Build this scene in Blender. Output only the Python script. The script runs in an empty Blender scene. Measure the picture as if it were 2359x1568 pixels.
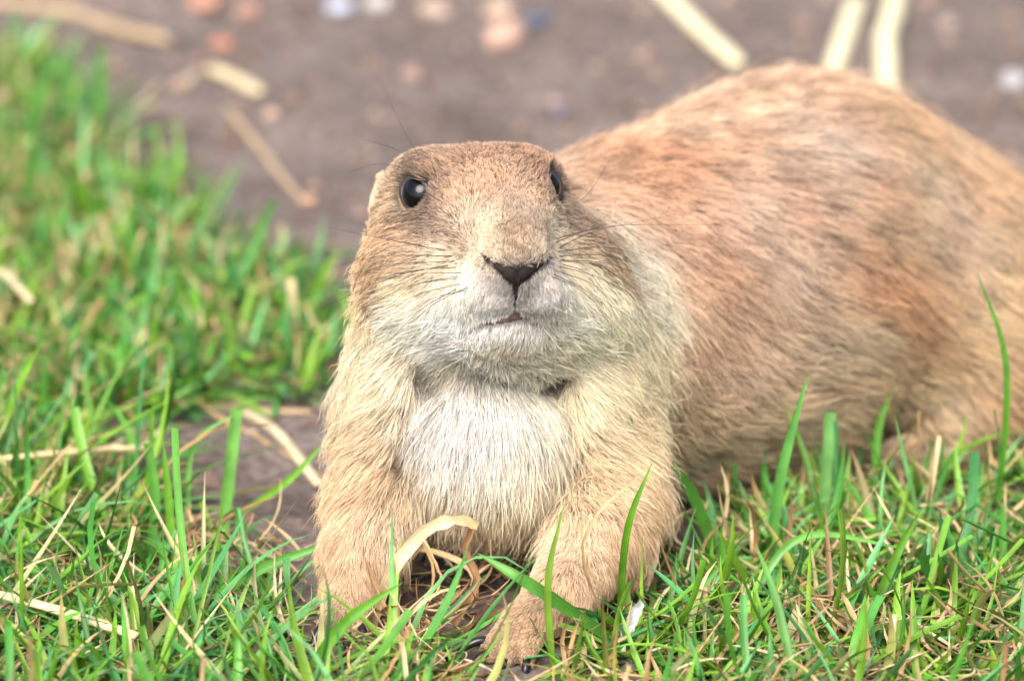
import bpy, math, random
import numpy as np
from mathutils import Vector, Matrix

# ------------------------------------------------------------------ camera, sky, sun, exposure
scene = bpy.context.scene
COL = scene.collection
rng = np.random.default_rng(7)
random.seed(7)

PITCH = math.radians(20.0)
CP, SP = math.cos(PITCH), math.sin(PITCH)
DIST = 150.0            # cm from lens to the face
ZC = 6.9                # cm, height of the point aimed at
cam_d = bpy.data.cameras.new("camera")
cam = bpy.data.objects.new("camera", cam_d); COL.objects.link(cam)
cam.location = (0, -DIST * CP / 100, (ZC + DIST * SP) / 100)
cam.rotation_euler = (math.pi / 2 - PITCH, 0, 0)
cam_d.sensor_width = 36; cam_d.lens = 216
cam_d.clip_start = 0.05; cam_d.clip_end = 500
cam_d.dof.use_dof = True
cam_d.dof.focus_distance = 1.494
cam_d.dof.aperture_fstop = 9.5
scene.camera = cam

SUN_TO = Vector((-0.22, -0.60, 0.77)).normalized()
world = bpy.data.worlds.new("World"); scene.world = world; world.use_nodes = True
wn = world.node_tree
bg = wn.nodes["Background"]
sky = wn.nodes.new("ShaderNodeTexSky"); sky.sky_type = 'NISHITA'; sky.sun_disc = False
sky.sun_elevation = math.asin(SUN_TO.z); sky.sun_rotation = math.atan2(SUN_TO.x, SUN_TO.y)
sky.air_density = 1.0; sky.dust_density = 5.0; sky.ozone_density = 1.0
wn.links.new(sky.outputs[0], bg.inputs[0]); bg.inputs[1].default_value = 0.085
sun_d = bpy.data.lights.new("sun", 'SUN'); sun = bpy.data.objects.new("sun", sun_d); COL.objects.link(sun)
sun_d.energy = 1.5; sun_d.angle = math.radians(45); sun_d.color = (1.0, 0.985, 0.97)
sun.rotation_euler = SUN_TO.to_track_quat('Z', 'Y').to_euler(); sun.location = (0, 0, 3)
vs = scene.view_settings
vs.view_transform = 'Standard'; vs.look = 'None'; vs.gamma = 1; vs.use_curve_mapping = False
vs.exposure = 1.68
cy = scene.cycles
cy.max_bounces = 5; cy.diffuse_bounces = 2; cy.glossy_bounces = 2; cy.transmission_bounces = 4
cy.use_denoising = True
cy.use_adaptive_sampling = True; cy.adaptive_threshold = 0.02
cy.sample_clamp_indirect = 6
try:
    scene.cycles_curves.shape = 'RIBBONS'
except Exception:
    pass

# ------------------------------------------------------------------ small helpers
PX = 94.36              # photo units per cm at the face (photo taken as 2359 x 1568 units)

def W(px, py, d):
    """a place in the scene (cm) from where it shows and how deep it lies"""
    px, py, d = np.asarray(px, float), np.asarray(py, float), np.asarray(d, float)
    s = 1 + d / DIST
    a = (px - 1179.5) / PX * s
    v = (784 - py) / PX * s
    return np.stack([a + 0 * d, v * SP + d * CP, ZC + v * CP - d * SP], -1)

def G(px, py):
    """the spot on the ground"""
    px, py = np.asarray(px, float), np.asarray(py, float)
    t = (784 - py) / PX
    # ZC + t(1+d/D)CP - d SP = 0
    d = (ZC + t * CP) / (SP - t * CP / DIST)
    p = W(px, py, d); p[..., 2] = 0
    return p

def srgb(c):
    c = np.asarray(c, float) / 255.0
    return np.where(c <= 0.04045, c / 12.92, ((c + 0.055) / 1.055) ** 2.4)

def hash3(i, j, k, s=0):
    n = (i.astype(np.int64) * 73856093) ^ (j.astype(np.int64) * 19349663) ^ (k.astype(np.int64) * 83492791) ^ (s * 2654435761)
    n = (n ^ (n >> 13)) * 1274126177
    n = (n ^ (n >> 16)) & 0xFFFFFF
    return n.astype(np.float32) / float(0xFFFFFF)

def vnoise(p, scale, seed=0):
    q = np.asarray(p, np.float32) / scale
    i = np.floor(q).astype(np.int64); f = q - i
    f = f * f * (3 - 2 * f)
    out = 0
    for dx in (0, 1):
        for dy in (0, 1):
            for dz in (0, 1):
                h = hash3(i[:, 0] + dx, i[:, 1] + dy, i[:, 2] + dz, seed)
                w = (f[:, 0] if dx else 1 - f[:, 0]) * (f[:, 1] if dy else 1 - f[:, 1]) * (f[:, 2] if dz else 1 - f[:, 2])
                out = out + h * w
    return out

def worley(p, size, seed=0):
    """nearest of a jittered set of points: its place and a random number of its own"""
    q = np.asarray(p, np.float32) / size
    i = np.floor(q).astype(np.int64)
    best = np.full(len(q), 1e9, np.float32); pos = np.zeros_like(q); rid = np.zeros(len(q), np.float32)
    for dx in (-1, 0, 1):
        for dy in (-1, 0, 1):
            for dz in (-1, 0, 1):
                c = i + np.array([dx, dy, dz])
                fp = c + np.stack([hash3(c[:, 0], c[:, 1], c[:, 2], seed + s) for s in (1, 2, 3)], -1)
                dd = ((fp - q) ** 2).sum(1)
                m = dd < best
                best[m] = dd[m]; pos[m] = fp[m]
                rid[m] = hash3(c[m, 0], c[m, 1], c[m, 2], seed + 9)
    return pos * size, rid

def mesh_obj(name, verts_cm, faces, mat, parent=None, smooth=True, cols=None, extra=None):
    me = bpy.data.meshes.new(name)
    v = np.asarray(verts_cm, float) * 0.01
    me.from_pydata([tuple(x) for x in v] if len(v) < 3000 else v.tolist(), [], [tuple(f) for f in faces] if not isinstance(faces, np.ndarray) else faces.tolist())
    if smooth: me.polygons.foreach_set("use_smooth", np.ones(len(me.polygons), bool))
    if cols is not None:
        at = me.attributes.new("col", 'FLOAT_COLOR', 'POINT')
        c4 = np.ones((len(v), 4), np.float32); c4[:, :3] = cols
        at.data.foreach_set("color", c4.ravel())
    if extra is not None:
        at = me.attributes.new("across", 'FLOAT', 'POINT')
        at.data.foreach_set("value", np.asarray(extra, np.float32).ravel())
    me.update()
    if mat: me.materials.append(mat)
    o = bpy.data.objects.new(name, me); COL.objects.link(o)
    if parent:
        o.parent = parent
        o.matrix_parent_inverse = Matrix.Translation(parent.location).inverted()
    return o

def tag(o, label=None, cat=None, group=None, kind=None):
    if label: o["label"] = label
    if cat: o["category"] = cat
    if group: o["group"] = group
    if kind: o["kind"] = kind
    return o

def new_mat(name):
    m = bpy.data.materials.new(name); m.use_nodes = True
    nt = m.node_tree
    return m, nt, nt.nodes["Principled BSDF"], nt.nodes["Material Output"]

def N(nt, kind, **kw):
    n = nt.nodes.new(kind)
    for k, v in kw.items():
        setattr(n, k, v)
    return n

# ------------------------------------------------------------------ materials
def mat_soil():
    m, nt, b, out = new_mat("soil")
    tc = N(nt, "ShaderNodeTexCoord")
    n1 = N(nt, "ShaderNodeTexNoise"); n1.inputs["Scale"].default_value = 22; n1.inputs["Detail"].default_value = 6
    n2 = N(nt, "ShaderNodeTexNoise"); n2.inputs["Scale"].default_value = 260; n2.inputs["Detail"].default_value = 4
    for n in (n1, n2): nt.links.new(tc.outputs["Object"], n.inputs["Vector"])
    r1 = N(nt, "ShaderNodeValToRGB")
    r1.color_ramp.elements[0].position = 0.3; r1.color_ramp.elements[0].color = (0.106, 0.083, 0.071, 1)
    r1.color_ramp.elements[1].position = 0.72; r1.color_ramp.elements[1].color = (0.190, 0.157, 0.139, 1)
    nt.links.new(n1.outputs[0], r1.inputs[0])
    r2 = N(nt, "ShaderNodeValToRGB")
    r2.color_ramp.elements[0].position = 0.32; r2.color_ramp.elements[0].color = (0.55, 0.52, 0.5, 1)
    r2.color_ramp.elements[1].position = 0.68; r2.color_ramp.elements[1].color = (1.25, 1.22, 1.2, 1)
    nt.links.new(n2.outputs[0], r2.inputs[0])
    mx = N(nt, "ShaderNodeMix", data_type='RGBA', blend_type='MULTIPLY'); mx.inputs[0].default_value = 1
    nt.links.new(r1.outputs[0], mx.inputs[6]); nt.links.new(r2.outputs[0], mx.inputs[7])
    nt.links.new(mx.outputs[2], b.inputs["Base Color"])
    b.inputs["Roughness"].default_value = 0.95; b.inputs["Specular IOR Level"].default_value = 0.2
    bp = N(nt, "ShaderNodeBump"); bp.inputs["Strength"].default_value = 0.8; bp.inputs["Distance"].default_value = 0.0015
    nt.links.new(n2.outputs[0], bp.inputs["Height"]); nt.links.new(bp.outputs[0], b.inputs["Normal"])
    return m

def mat_blade(name, transl=0.35, rough=0.42):
    """grass: colour of each blade from its own attribute, pale veins along it"""
    m, nt, b, out = new_mat(name)
    at = N(nt, "ShaderNodeAttribute", attribute_name="col")
    ac = N(nt, "ShaderNodeAttribute", attribute_name="across")
    mt = N(nt, "ShaderNodeMath", operation='MULTIPLY'); mt.inputs[1].default_value = 14.0
    nt.links.new(ac.outputs["Fac"], mt.inputs[0])
    sn = N(nt, "ShaderNodeMath", operation='SINE'); nt.links.new(mt.outputs[0], sn.inputs[0])
    mr = N(nt, "ShaderNodeMapRange"); mr.inputs[1].default_value = -1; mr.inputs[3].default_value = 0.86; mr.inputs[4].default_value = 1.14
    nt.links.new(sn.outputs[0], mr.inputs[0])
    tc = N(nt, "ShaderNodeTexCoord"); nz = N(nt, "ShaderNodeTexNoise"); nz.inputs["Scale"].default_value = 160
    nt.links.new(tc.outputs["Object"], nz.inputs["Vector"])
    mr2 = N(nt, "ShaderNodeMapRange"); mr2.inputs[1].default_value = 0.3; mr2.inputs[2].default_value = 0.7; mr2.inputs[3].default_value = 0.8; mr2.inputs[4].default_value = 1.2
    nt.links.new(nz.outputs[0], mr2.inputs[0])
    m1 = N(nt, "ShaderNodeMath", operation='MULTIPLY'); nt.links.new(mr.outputs[0], m1.inputs[0]); nt.links.new(mr2.outputs[0], m1.inputs[1])
    vm = N(nt, "ShaderNodeVectorMath", operation='SCALE')
    nt.links.new(at.outputs["Color"], vm.inputs[0]); nt.links.new(m1.outputs[0], vm.inputs["Scale"])
    nt.links.new(vm.outputs[0], b.inputs["Base Color"])
    b.inputs["Roughness"].default_value = rough; b.inputs["Specular IOR Level"].default_value = 0.45
    tr = N(nt, "ShaderNodeBsdfTranslucent"); nt.links.new(vm.outputs[0], tr.inputs[0])
    ms = N(nt, "ShaderNodeMixShader"); ms.inputs[0].default_value = transl
    nt.links.new(b.outputs[0], ms.inputs[1]); nt.links.new(tr.outputs[0], ms.inputs[2])
    nt.links.new(ms.outputs[0], out.inputs[0])
    return m

def mat_stone(name, col, var=0.35):
    m, nt, b, out = new_mat(name)
    tc = N(nt, "ShaderNodeTexCoord"); nz = N(nt, "ShaderNodeTexNoise"); nz.inputs["Scale"].default_value = 240; nz.inputs["Detail"].default_value = 5
    nt.links.new(tc.outputs["Object"], nz.inputs["Vector"])
    r = N(nt, "ShaderNodeValToRGB")
    c = srgb(col)
    r.color_ramp.elements[0].position = .3; r.color_ramp.elements[0].color = (*(c * (1 - var)), 1)
    r.color_ramp.elements[1].position = .7; r.color_ramp.elements[1].color = (*np.minimum(c * (1 + var), .9), 1)
    nt.links.new(nz.outputs[0], r.inputs[0]); nt.links.new(r.outputs[0], b.inputs["Base Color"])
    b.inputs["Roughness"].default_value = 0.8
    bp = N(nt, "ShaderNodeBump"); bp.inputs["Strength"].default_value = .5; bp.inputs["Distance"].default_value = .0006
    nt.links.new(nz.outputs[0], bp.inputs["Height"]); nt.links.new(bp.outputs[0], b.inputs["Normal"])
    return m

def mat_simple(name, col, rough, spec=0.5, noise=0.0, nscale=300, coat=0.0):
    m, nt, b, out = new_mat(name)
    if noise > 0:
        tc = N(nt, "ShaderNodeTexCoord"); nz = N(nt, "ShaderNodeTexNoise"); nz.inputs["Scale"].default_value = nscale
        nt.links.new(tc.outputs["Object"], nz.inputs["Vector"])
        r = N(nt, "ShaderNodeValToRGB"); c = np.asarray(col)
        r.color_ramp.elements[0].position = .3; r.color_ramp.elements[0].color = (*(c * (1 - noise)), 1)
        r.color_ramp.elements[1].position = .7; r.color_ramp.elements[1].color = (*(c * (1 + noise)), 1)
        nt.links.new(nz.outputs[0], r.inputs[0]); nt.links.new(r.outputs[0], b.inputs["Base Color"])
        bp = N(nt, "ShaderNodeBump"); bp.inputs["Strength"].default_value = .4; bp.inputs["Distance"].default_value = .0003
        nt.links.new(nz.outputs[0], bp.inputs["Height"]); nt.links.new(bp.outputs[0], b.inputs["Normal"])
    else:
        b.inputs["Base Color"].default_value = (*col, 1)
    b.inputs["Roughness"].default_value = rough; b.inputs["Specular IOR Level"].default_value = spec
    b.inputs["Coat Weight"].default_value = coat; b.inputs["Coat Roughness"].default_value = 0.02
    return m

def mat_attr(name, rough=0.9):
    m, nt, b, out = new_mat(name)
    at = N(nt, "ShaderNodeAttribute", attribute_name="col")
    nt.links.new(at.outputs["Color"], b.inputs["Base Color"]); b.inputs["Roughness"].default_value = rough
    b.inputs["Specular IOR Level"].default_value = 0.2
    return m

def mat_hair():
    m, nt, b, out = new_mat("fur")
    at = N(nt, "ShaderNodeAttribute", attribute_name="col")
    df = N(nt, "ShaderNodeBsdfDiffuse"); nt.links.new(at.outputs["Color"], df.inputs[0])
    tr = N(nt, "ShaderNodeBsdfTranslucent"); nt.links.new(at.outputs["Color"], tr.inputs[0])
    hr = N(nt, "ShaderNodeBsdfHair", component='Reflection'); hr.inputs["Color"].default_value = (1, .96, .9, 1)
    hr.inputs["RoughnessU"].default_value = 0.35; hr.inputs["RoughnessV"].default_value = 0.8
    m1 = N(nt, "ShaderNodeMixShader"); m1.inputs[0].default_value = 0.25
    nt.links.new(df.outputs[0], m1.inputs[1]); nt.links.new(tr.outputs[0], m1.inputs[2])
    m2 = N(nt, "ShaderNodeMixShader"); m2.inputs[0].default_value = 0.06
    nt.links.new(m1.outputs[0], m2.inputs[1]); nt.links.new(hr.outputs[0], m2.inputs[2])
    nt.links.new(m2.outputs[0], out.inputs[0])
    nt.nodes.remove(b)
    return m

M_SOIL = mat_soil()
M_GRASS = mat_blade("grass_blades", 0.24)
M_DRY = mat_blade("dry_blades", 0.18, 0.6)
M_SKIN = mat_attr("skin")
M_FUR = mat_hair()

# ------------------------------------------------------------------ ground
def gauss_bump(x, y, cx, cy, r, h):
    return h * np.exp(-((x - cx) ** 2 + (y - cy) ** 2) / (r * r))

def ground_h(x, y):
    """height of the soil in cm"""
    p = np.stack([x, y, 0 * x], -1)
    h = (vnoise(p, 6.0, 11) - .5) * 0.5 + (vnoise(p, 2.2, 12) - .5) * 0.34 + (vnoise(p, 0.8, 13) - .5) * 0.22 + (vnoise(p, .4, 14) - .5) * .1
    far = np.clip((np.hypot(x, y) - 120) / 200, 0, 1)
    return h * (1 - far) - 0.12

def build_ground():
    n = 340
    t = np.linspace(-1, 1, n)
    def warp(u):
        return 70 * u + 20000 * np.sign(u) * np.abs(u) ** 19
    X, Y = np.meshgrid(warp(t), warp(t) + 15, indexing='ij')
    x, y = X.ravel(), Y.ravel()
    z = ground_h(x, y)
    idx = np.arange(n * n).reshape(n, n)
    f = np.stack([idx[:-1, :-1], idx[1:, :-1], idx[1:, 1:], idx[:-1, 1:]], -1).reshape(-1, 4)
    o = mesh_obj("ground", np.stack([x, y, z], -1), f, M_SOIL)
    tag(o, kind="structure", label="bare purplish brown soil around the animal")
build_ground()

# ------------------------------------------------------------------ the animal: a signed distance field
PR = []   # (kind, data, k, group)
def rot_cam():
    # axes of the picture: right, up, towards the viewer
    return np.array([[1, 0, 0], [0, SP, CP], [0, -CP, SP]], np.float32)
RC = rot_cam()
def ell(px, py, d, r, k=0.5, tilt=0.0, yaw=0.0, worldaxes=False):
    A = np.eye(3, dtype=np.float32) if worldaxes else RC
    ct, st = math.cos(tilt), math.sin(tilt); c2, s2 = math.cos(yaw), math.sin(yaw)
    if worldaxes:
        R2 = np.array([[c2, s2, 0], [-s2, c2, 0], [0, 0, 1]], np.float32)
    else:
        T = np.array([[ct, st, 0], [-st, ct, 0], [0, 0, 1]], np.float32)
        Yw = np.array([[c2, 0, s2], [0, 1, 0], [-s2, 0, c2]], np.float32)
        R2 = Yw @ T
    PR.append(("e", (W(px, py, d).astype(np.float32), np.array(r, np.float32), (R2 @ A).astype(np.float32)), k))
def cone(p0, r0, p1, r1, k=0.4):
    PR.append(("c", (W(*p0).astype(np.float32), r0, W(*p1).astype(np.float32), r1), k))
def carve(px, py, d, r, k=0.1):
    PR.append(("s", (W(px, py, d).astype(np.float32), r), k))

def prim(pr, P):
    kind, dt = pr[0], pr[1]
    if kind == "e":
        q = (P - dt[0]) @ dt[2].T
        a = q / dt[1]; b = a / dt[1]
        k0 = np.sqrt((a * a).sum(-1)) + 1e-6; k1 = np.sqrt((b * b).sum(-1)) + 1e-6
        return k0 * (k0 - 1) / k1
    if kind == "c":
        a, r0, b, r1 = dt
        ab = b - a
        t = np.clip(((P - a) @ ab) / (ab @ ab), 0, 1)
        q = P - a - t[..., None] * ab
        return np.sqrt((q * q).sum(-1)) - (r0 + (r1 - r0) * t)
    q = P - dt[0]
    return np.sqrt((q * q).sum(-1)) - dt[1]

def sdf(P, prims=None):
    P = np.asarray(P, np.float32)
    out = None
    for pr in (prims or PR):
        v = prim(pr, P); k = pr[2]
        if out is None: out = v; continue
        if pr[0] == "s":
            v = -v
            h = np.clip(k - np.abs(out - v), 0, None) / k
            out = np.maximum(out, v) + h * h * k * .25
        else:
            h = np.clip(k - np.abs(out - v), 0, None) / k
            out = np.minimum(out, v) - h * h * k * .25
    return out

def grad(P, prims=None, e=0.03):
    g = np.zeros(P.shape, np.float32)
    for i in range(3):
        o = np.zeros(3, np.float32); o[i] = e
        g[:, i] = sdf(P + o, prims) - sdf(P - o, prims)
    return g / (np.linalg.norm(g, axis=1, keepdims=True) + 1e-9)

CAMP = np.array([0, -DIST * CP, ZC + DIST * SP], np.float32)
def on_surface(px, py, prims=None):
    """where the line of sight first meets the animal"""
    px = np.atleast_1d(np.asarray(px, float)); py = np.atleast_1d(np.asarray(py, float))
    t0 = W(px, py, np.full(len(px), -8.0)); t1 = W(px, py, np.full(len(px), 0.0))
    dr = (t1 - t0); dr /= np.linalg.norm(dr, axis=1, keepdims=True)
    p = t0.copy(); tot = np.zeros(len(px))
    for _ in range(140):
        s = sdf(p, prims); s = np.clip(s * 0.7, -0.3, 1.0)
        p += dr * s[:, None]; tot += s
    ok = (np.abs(sdf(p, prims)) < 0.05) & (tot < 60)
    return p, ok

# torso, from the far shoulder to the rump
cone((1470, 716, 9.2), 4.25, (1835, 618, 13.0), 4.6, 0.5)
cone((1835, 618, 13.0), 4.6, (2085, 690, 15.5), 4.2, 1.5)
ell(2240, 730, 12.4, (2.8, 3.0, 2.8), 1.5, tilt=0.3)           # thigh
cone((2300, 880, 11.2), 1.5, (2180, 985, 11.0), 0.85, 0.5)     # shank
cone((2190, 1024, 10.6), 0.6, (2080, 1050, 10.2), 0.45, 0.4)  # hind foot
cone((2440, 780, 17.5), 1.0, (2700, 760, 20.0), 0.6, 1.0)      # tail
# shoulders and neck
ell(1330, 810, 6.0, (2.7, 3.0, 3.0), 1.6)
ell(1275, 650, 7.0, (2.2, 2.2, 2.6), 1.4)                      # nape
ell(1140, 790, 4.2, (2.9, 2.4, 2.6), 1.2)                      # neck
ell(1118, 1000, 3.0, (2.15, 2.3, 2.3), 0.5)                   # chest
# arms
ell(925, 885, 2.8, (1.12, 2.3, 1.9), 0.4)
cone((905, 910, 2.7), 1.1, (880, 1130, 2.2), 0.98, 0.35)
cone((880, 1120, 2.2), 0.98, (830, 1270, 1.0), 0.80, 0.3)
cone((830, 1270, 1.0), 0.80, (800, 1380, 0.3), 0.6, 0.3)
ell(1355, 870, 3.3, (1.15, 2.4, 2.0), 0.4)
cone((1365, 910, 3.2), 1.15, (1405, 1140, 2.6), 1.08, 0.35)
cone((1405, 1130, 2.6), 1.08, (1375, 1240, 1.6), 0.96, 0.3)
cone((1375, 1240, 1.6), 0.96, (1290, 1370, 0.0), 0.70, 0.3)
cone((1290, 1370, 0.0), 0.70, (1210, 1440, -0.8), 0.55, 0.3)
# paws and toes
cone((1210, 1440, -0.8), 0.55, (1165, 1478, -1.2), 0.44, 0.2)
TOES_R = [((1185, 1465, -1.2), (1118, 1480, -1.3)), ((1185, 1475, -1.3), (1128, 1508, -1.55)),
          ((1200, 1480, -1.4), (1165, 1528, -1.8)), ((1225, 1470, -1.4), (1215, 1525, -1.8))]
for a, b in TOES_R: cone(a, 0.24, b, 0.17, 0.08)
cone((800, 1380, 0.3), 0.55, (785, 1425, -0.2), 0.45, 0.2)
TOES_L = [((760, 1415, -0.1), (742, 1448, -0.3)), ((778, 1425, -0.2), (768, 1465, -0.5)),
          ((800, 1425, -0.2), (800, 1465, -0.5)), ((822, 1415, -0.1), (832, 1448, -0.4))]
for a, b in TOES_L: cone(a, 0.22, b, 0.16, 0.08)
# head
ell(1118, 505, 2.7, (1.92, 1.70, 2.7), 0.35)                    # cranium
ell(1010, 490, 3.2, (1.55, 1.45, 2.1), 0.5)                     # side of the skull
ell(990, 400, 2.0, (0.62, 0.45, 1.1), 0.45)                     # brows
ell(1205, 405, 2.1, (0.70, 0.50, 1.2), 0.6)
cone((1150, 490, 0.8), 1.08, (1190, 578, -1.85), 0.64, 0.45)     # bridge of the nose
ell(1182, 630, -0.7, (0.90, 0.92, 1.6), 0.35)                  # muzzle
ell(1134, 672, -0.85, (0.66, 0.54, 0.9), 0.35)                   # whisker pads
ell(1240, 666, -0.85, (0.52, 0.54, 0.9), 0.35)
ell(985, 625, 2.3, (1.42, 1.4, 2.0), 0.7)                       # cheeks
ell(1298, 598, 2.7, (1.02, 1.2, 1.9), 0.7)
ell(1168, 742, -0.35, (0.66, 0.48, 0.95), 0.4)                  # chin
ell(1090, 708, 1.5, (1.95, 0.95, 1.9), 1.3, tilt=-0.05)          # throat and jowls
ell(1270, 705, 1.9, (1.45, 1.0, 1.9), 1.3)
cone((1345, 600, 4.5), 0.95, (1378, 830, 4.0), 1.15, 1.2)        # side of the neck
ell(884, 454, 3.2, (0.21, 0.57, 0.40), 0.14, tilt=-0.28)        # ears
ell(1290, 480, 5.6, (0.30, 0.55, 0.45), 0.18)

_cr = [(992, 872, .52), (962, 930, .40), (938, 990, .34), (915, 1050, .30), (1268, 866, .50), (1292, 940, .38), (1312, 1010, .34), (1328, 1080, .30)]
_cp, _ = on_surface([c[0] for c in _cr], [c[1] for c in _cr])       # creases between throat, chest and arms
for p_, c_ in zip(_cp, _cr): PR.append(("s", (p_.astype(np.float32), c_[2]), 0.35))

# eyes, seated on the skull
EYES = []
for px, py, r, inn, push in ((957, 446, 0.50, 0.28, 0.0), (1272, 432, 0.46, 0.22, 0.0)):
    p, ok = on_surface([px], [py])
    n = grad(p)[0]
    EYES.append([p[0], n, r, inn])
EYES[1][0] = None
EYES[1][1] = np.array([0.80, -0.48, 0.36], np.float32); EYES[1][1] /= np.linalg.norm(EYES[1][1])
EYES[0][1] = EYES[0][1] * .6 + np.array([-0.45, -0.70, 0.30], np.float32) * .6; EYES[0][1] /= np.linalg.norm(EYES[0][1])
for e in EYES:
    c = (e[0] - e[1] * e[3]) if e[0] is not None else W(1250, 433, 1.72)
    e.append(c)
    PR.append(("s", (c.astype(np.float32), e[2] + 0.02), 0.08))

# ---- surface nets
def surface_nets(lo, hi, h, fn):
    ax = [np.arange(lo[i], hi[i] + h, h, dtype=np.float32) for i in range(3)]
    nx, ny, nz = map(len, ax)
    f = np.empty((nx, ny, nz), np.float32)
    YZ = np.stack(np.meshgrid(ax[1], ax[2], indexing='ij'), -1).reshape(-1, 2)
    q = 5                                   # look coarsely first, closely only near the skin
    cx = [a[::q] for a in ax]
    Pc = np.stack(np.meshgrid(*cx, indexing='ij'), -1).reshape(-1, 3)
    fc = fn(Pc).reshape(len(cx[0]), len(cx[1]), len(cx[2]))
    pick = [np.minimum((np.arange(m) + q // 2) // q, len(c) - 1) for m, c in zip((nx, ny, nz), cx)]
    f[:] = fc[np.ix_(*pick)]
    near = np.argwhere(np.abs(f) < h * q * 1.5)
    P = np.stack([ax[i][near[:, i]] for i in range(3)], -1)
    for i in range(0, len(P), 200000):
        n_ = near[i:i + 200000]
        f[n_[:, 0], n_[:, 1], n_[:, 2]] = fn(P[i:i + 200000])
    s = f < 0
    cnt = np.zeros((nx - 1, ny - 1, nz - 1), np.int8)
    cor = [(a, b, c) for a in (0, 1) for b in (0, 1) for c in (0, 1)]
    sl = lambda o, n: slice(o, n - 1 + o)
    for a, b, c in cor: cnt += s[sl(a, nx), sl(b, ny), sl(c, nz)]
    act = (cnt > 0) & (cnt < 8)
    ids = np.full(act.shape, -1, np.int64)
    I, J, K = np.nonzero(act); ids[I, J, K] = np.arange(len(I))
    acc = np.zeros((len(I), 3), np.float32); num = np.zeros(len(I), np.float32)
    for a in cor:
        for b in cor:
            if sum(b) - sum(a) == 1 and all(bb >= aa for aa, bb in zip(a, b)):
                fa = f[I + a[0], J + a[1], K + a[2]]; fb = f[I + b[0], J + b[1], K + b[2]]
                m = (fa < 0) != (fb < 0)
                t = np.where(m, fa / (fa - fb + 1e-12), 0)
                pt = np.array(a, np.float32) + t[:, None] * (np.array(b, np.float32) - np.array(a, np.float32))
                acc += pt * m[:, None]; num += m
    v = (np.stack([I, J, K], -1) + acc / num[:, None]) * h + np.array([ax[0][0], ax[1][0], ax[2][0]])
    faces = []
    for axis in range(3):
        d = [0, 0, 0]; d[axis] = 1
        a = s[:nx - d[0], :ny - d[1], :nz - d[2]]; b = s[d[0]:, d[1]:, d[2]:]
        E = np.argwhere(a != b)
        o1, o2 = [(1, 2), (2, 0), (0, 1)][axis]
        ok = (E[:, o1] > 0) & (E[:, o2] > 0) & (E[:, o1] < f.shape[o1] - 1) & (E[:, o2] < f.shape[o2] - 1)
        E = E[ok]
        def cid(q1, q2):
            c = E.copy(); c[:, o1] -= q1; c[:, o2] -= q2
            return ids[c[:, 0], c[:, 1], c[:, 2]]
        q = np.stack([cid(1, 1), cid(0, 1), cid(0, 0), cid(1, 0)], -1)
        inside = a[E[:, 0], E[:, 1], E[:, 2]]
        q[~inside] = q[~inside][:, ::-1]
        faces.append(q)
    return v.astype(np.float32), np.concatenate(faces)

BODY_V, BODY_F = surface_nets((-6, -5, -1), (20, 27, 13), 0.14, sdf)
for _ in range(2):
    BODY_V -= (np.clip(sdf(BODY_V), -.1, .1) * 0.8)[:, None] * grad(BODY_V)
BODY_N = grad(BODY_V, e=0.12)

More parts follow.
